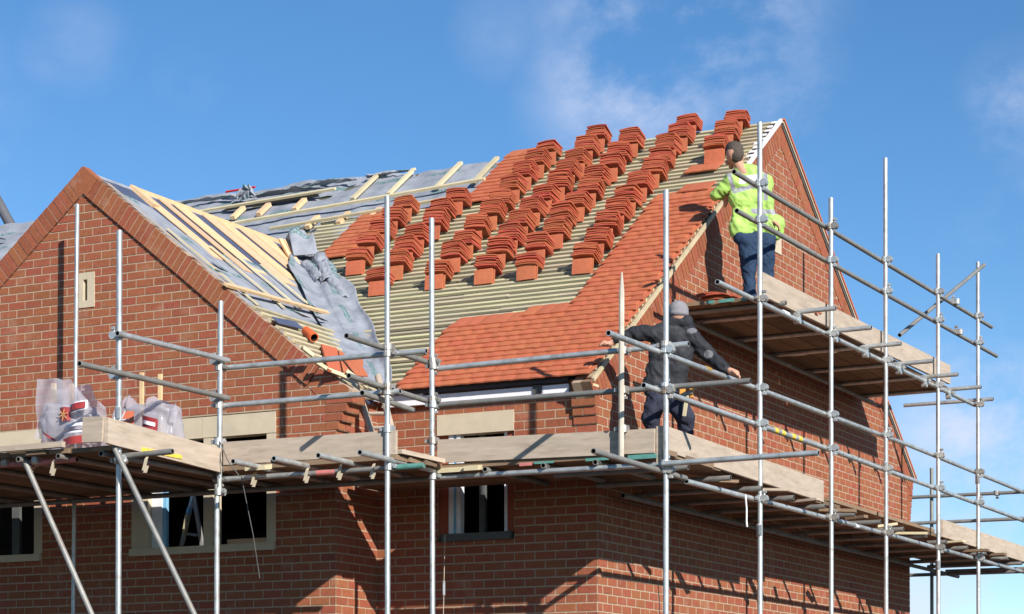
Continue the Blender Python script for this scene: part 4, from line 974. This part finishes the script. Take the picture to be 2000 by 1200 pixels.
HV = mat('hi_vis_lime', (.38, .60, .13), .6, noise_s=9, noise_a=.22, bump=.6, bump_s=25, stain=((.24, .33, .12), 4., .52, .75, .7)); GREY = mat('reflective_grey', (.30, .30, .33), .5); 
coat = [('c', q1(1447, 336, .0), q1(1476, 340, .0), .075, .09, VF), ('c', q1(1438, 356), q1(1490, 358), .115, .12, VF), ('c', q1(1446, 390), q1(1490, 395), .13, .13, VF), ('c', q1(1452, 420), q1(1490, 424), .125, .125, VF),
        ('c', q1(1448, 442), q1(1506, 442), .14, .15, VF), ('c', q1(1443, 452), q1(1515, 452), .11, .10, VF), ('e', q1(1517, 444, -.02), (.06, .07, .09)),
        ('c', q1(1428, 352), q1(1408, 372, .04), .078, .072), ('c', q1(1408, 372, .04), q1(1398, 382, .08), .07, .06), ('c', q1(1403, 380, .06), q1(1412, 384, .12), .062, .05),
        ('c', q1(1495, 352), q1(1499, 392, -.02), .075, .062), ('c', q1(1499, 392, -.02), q1(1508, 424, -.05), .060, .048), ('c', q1(1446, 328), q1(1465, 331), .055, .055)]
cm = blob(coat, .012, 'coat', HV, man1, I1, wrinkle=.017, ws=8., smooth_it=3)
# reflective tape follows the coat surface: faces inside bands take the grey fabric
cm.data.materials.append(GREY); cm.data.materials.append(WHITE); cm.data.materials.append(mat('coat_dark_lining', (.02, .03, .04), .8))
def img(p): v = V(p) - CAM; z_ = v.dot(fw); return CX + F * v.dot(rt) / z_, CY - F * v.dot(up) / z_
for p in cm.data.polygons:
    x, y = img(p.center)
    s_ = min(1., max(0., (x - 1424) / 20.)); 
    if abs((x - 1424) - (y - 340) * .28) < 4.5 and y < 378 and x < 1460: p.material_index = 1
    elif abs((y - 372) + (x - 1440) * .25) < 4.5 and 1438 < x < 1495: p.material_index = 1
    elif abs(x - 1495 - (y - 350) * .02) < 4 and y < 392: p.material_index = 1
    elif abs((y - 413) - (x - 1480) * .05) < 4.5 and x > 1468: p.material_index = 1
    elif 1444 < x < 1482 and abs(y - 350 + (x - 1463) * .12) < 7 and (p.center - CAM).dot(fw) < D1: p.material_index = 2
    elif abs(y - 459) < 2.5 and (p.center - CAM).dot(fw) > D1: p.material_index = 3
JEAN = mat('blue_denim', (.020, .044, .09), .85, noise_s=14, noise_a=.3, bump=.5, bump_s=40)
jn = [('c', q1(1450, 462), q1(1497, 464), .115, .12, VF), ('c', q1(1460, 476), q1(1462, 530), .115, .085), ('c', q1(1462, 530), q1(1467, 612), .080, .062), ('c', q1(1494, 476), q1(1497, 530, .05), .115, .085), ('c', q1(1497, 530, .05), q1(1502, 608, .05), .08, .06)]
blob(jn, .012, 'jeans', JEAN, man1, I1, wrinkle=.015, ws=9.)
BOOT = mat('dark_boot', (.03, .045, .07), .7)
blob([('c', q1(1466, 610), q1(1462, 620, .05), .062, .05), ('c', q1(1470, 620, -.05), q1(1450, 622, .15), .052, .042)], .01, 'boot', BOOT, man1, I1)
blob([('c', q1(1502, 606, .05), q1(1501, 616, .08), .062, .05), ('c', q1(1506, 618, .0), q1(1492, 620, .2), .052, .042)], .01, 'boot', BOOT, man1, I1)

# ---- man in the dark jacket and grey beanie
D2 = 20.75
def q2(x, y, d=0.): return atD(x, y, D2 + d)
f2 = q2(1300, 868); man2 = empty('person', V((f2.x, f2.y, 2.57)), label='man in a dark jacket and grey beanie holding the lower guard rails', category='person')
I2 = Matrix.Translation(-man2.location)
body2 = [('e', q2(1325, 612), (.088, .098, .118)), ('e', q2(1322, 622, .06), (.06, .065, .08)), ('c', q2(1325, 622), q2(1323, 636), .055, .05), ('e', q2(1341, 620, .0), (.014, .02, .03)), ('e', q2(1309, 620, .0), (.012, .02, .03)), ('e', q2(1318, 616, .14), (.018, .022, .026)),
         ('c', q2(1315, 655), q2(1300, 755), .07, .08, VF), ('c', q2(1283, 655), q2(1236, 650, .03), .05, .042), ('c', q2(1236, 650, .03), q2(1196, 668, .05), .038, .028),
         ('c', q2(1350, 655), q2(1391, 700, .0), .052, .042), ('c', q2(1391, 700), q2(1424, 726, -.12), .038, .028),
         ('c', q2(1283, 775), q2(1268, 815, .0), .075, .055), ('c', q2(1268, 815), q2(1278, 868, .1), .06, .045), ('c', q2(1315, 775), q2(1342, 815, -.05), .075, .055), ('c', q2(1342, 815, -.05), q2(1335, 868, .05), .06, .045)]
body2 += hand(q2(1186, 672, .06), VR * -1 + VU * .1, VF, -VU, 1.0, .7) + hand(q2(1432, 727, -.16), VR * .8 - VU * .4, VF, -VU, 1.05, 1.)
blob(body2, .011, 'body', SKIN, man2, I2)
BEAN = mat('grey_beanie', (.235, .225, .245), .9, noise_s=40, noise_a=.15, bump=.8, bump_s=150)
blob([('e', q2(1325, 607), (.098, .108, .098)), ('e', q2(1325, 614, -.01), (.102, .105, .045)), ('e', q2(1327, 598), (.07, .08, .05))], .010, 'beanie', BEAN, man2, I2, wrinkle=.002, ws=30)
JK = mat('black_jacket', (.020, .022, .027), .75, noise_s=7, noise_a=.3, bump=.6, bump_s=22, stain=((.085, .085, .09), 5., .52, .75, .8))
jk = [('c', q2(1304, 640), q2(1338, 642), .085, .085, VF), ('c', q2(1292, 655), q2(1340, 658), .125, .125, VF), ('c', q2(1290, 690), q2(1330, 692), .135, .13, VF), ('c', q2(1284, 725), q2(1320, 725), .125, .125, VF), ('c', q2(1278, 750), q2(1318, 752), .115, .12, VF), ('c', q2(1276, 764), q2(1320, 764), .09, .09, VF),
      ('c', q2(1283, 652), q2(1238, 650, .03), .090, .072), ('c', q2(1238, 650, .03), q2(1202, 664, .05), .068, .048), ('c', q2(1348, 655), q2(1388, 698, .0), .092, .075), ('c', q2(1388, 698), q2(1418, 722, -.12), .07, .052), ('c', q2(1312, 630), q2(1338, 630), .078, .078)]
jm = blob(jk, .012, 'jacket', JK, man2, I2, wrinkle=.018, ws=8., smooth_it=3)
jm.data.materials.append(mat('jacket_grey_panel', (.15, .15, .17), .8))
for p in jm.data.polygons:
    x, y = img(p.center)
    if ((x - 1352) / 10) ** 2 + ((y - 646) / 5) ** 2 < 1 or ((x - 1384) / 9) ** 2 + ((y - 692) / 8) ** 2 < 1: p.material_index = 1
TRO = mat('navy_work_trousers', (.030, .033, .055), .85, noise_s=12, noise_a=.3, bump=.5, bump_s=35)
blob([('c', q2(1282, 772), q2(1318, 772), .11, .11, VF), ('c', q2(1282, 782), q2(1270, 818), .11, .088), ('c', q2(1270, 818), q2(1279, 862, .1), .082, .068), ('c', q2(1316, 782), q2(1341, 818, -.05), .11, .09), ('c', q2(1341, 818, -.05), q2(1337, 862, .05), .086, .07)], .012, 'trousers', TRO, man2, I2, wrinkle=.016, ws=9.)
blob([('c', q2(1279, 862, .1), q2(1279, 869, .12), .062, .05), ('c', q2(1282, 870, .05), q2(1272, 872, .22), .05, .04)], .01, 'boot', BOOT, man2, I2)
blob([('c', q2(1336, 862, .05), q2(1336, 869, .07), .062, .05), ('c', q2(1340, 870, .02), q2(1330, 872, .18), .05, .04)], .01, 'boot', BOOT, man2, I2)
POU = mat('tan_leather', (.62, .27, .05), .7, noise_s=30, noise_a=.25)
m = MB(); m.obox(q2(1333, 767, -.16), VR * .028, VF * .02, VU * .055); o = m.build('tool_pouch', POU, man2); o.matrix_parent_inverse = I2
m = MB(); m.obox(q2(1350, 768, -.15), VR * .022, VF * .018, VU * .040 + VR * .006); o = m.build('tool_pouch', POU, man2); o.matrix_parent_inverse = I2
hm = empty('hammer', q2(1340, 785, -.2), label='hammer with a pale wooden handle hanging from the tool belt of the man in black', category='hammer')
m = MB(); m.beam(V((.012, 0, .06)), V((-.02, 0, -.135)), .022, .03); m.build('handle', PALE, hm)
m = MB(); m.obox((.015, 0, .075), V((.05, 0, .01)), V((0, .014, 0)), V((0, 0, .016))); m.build('head', STEEL2, hm)
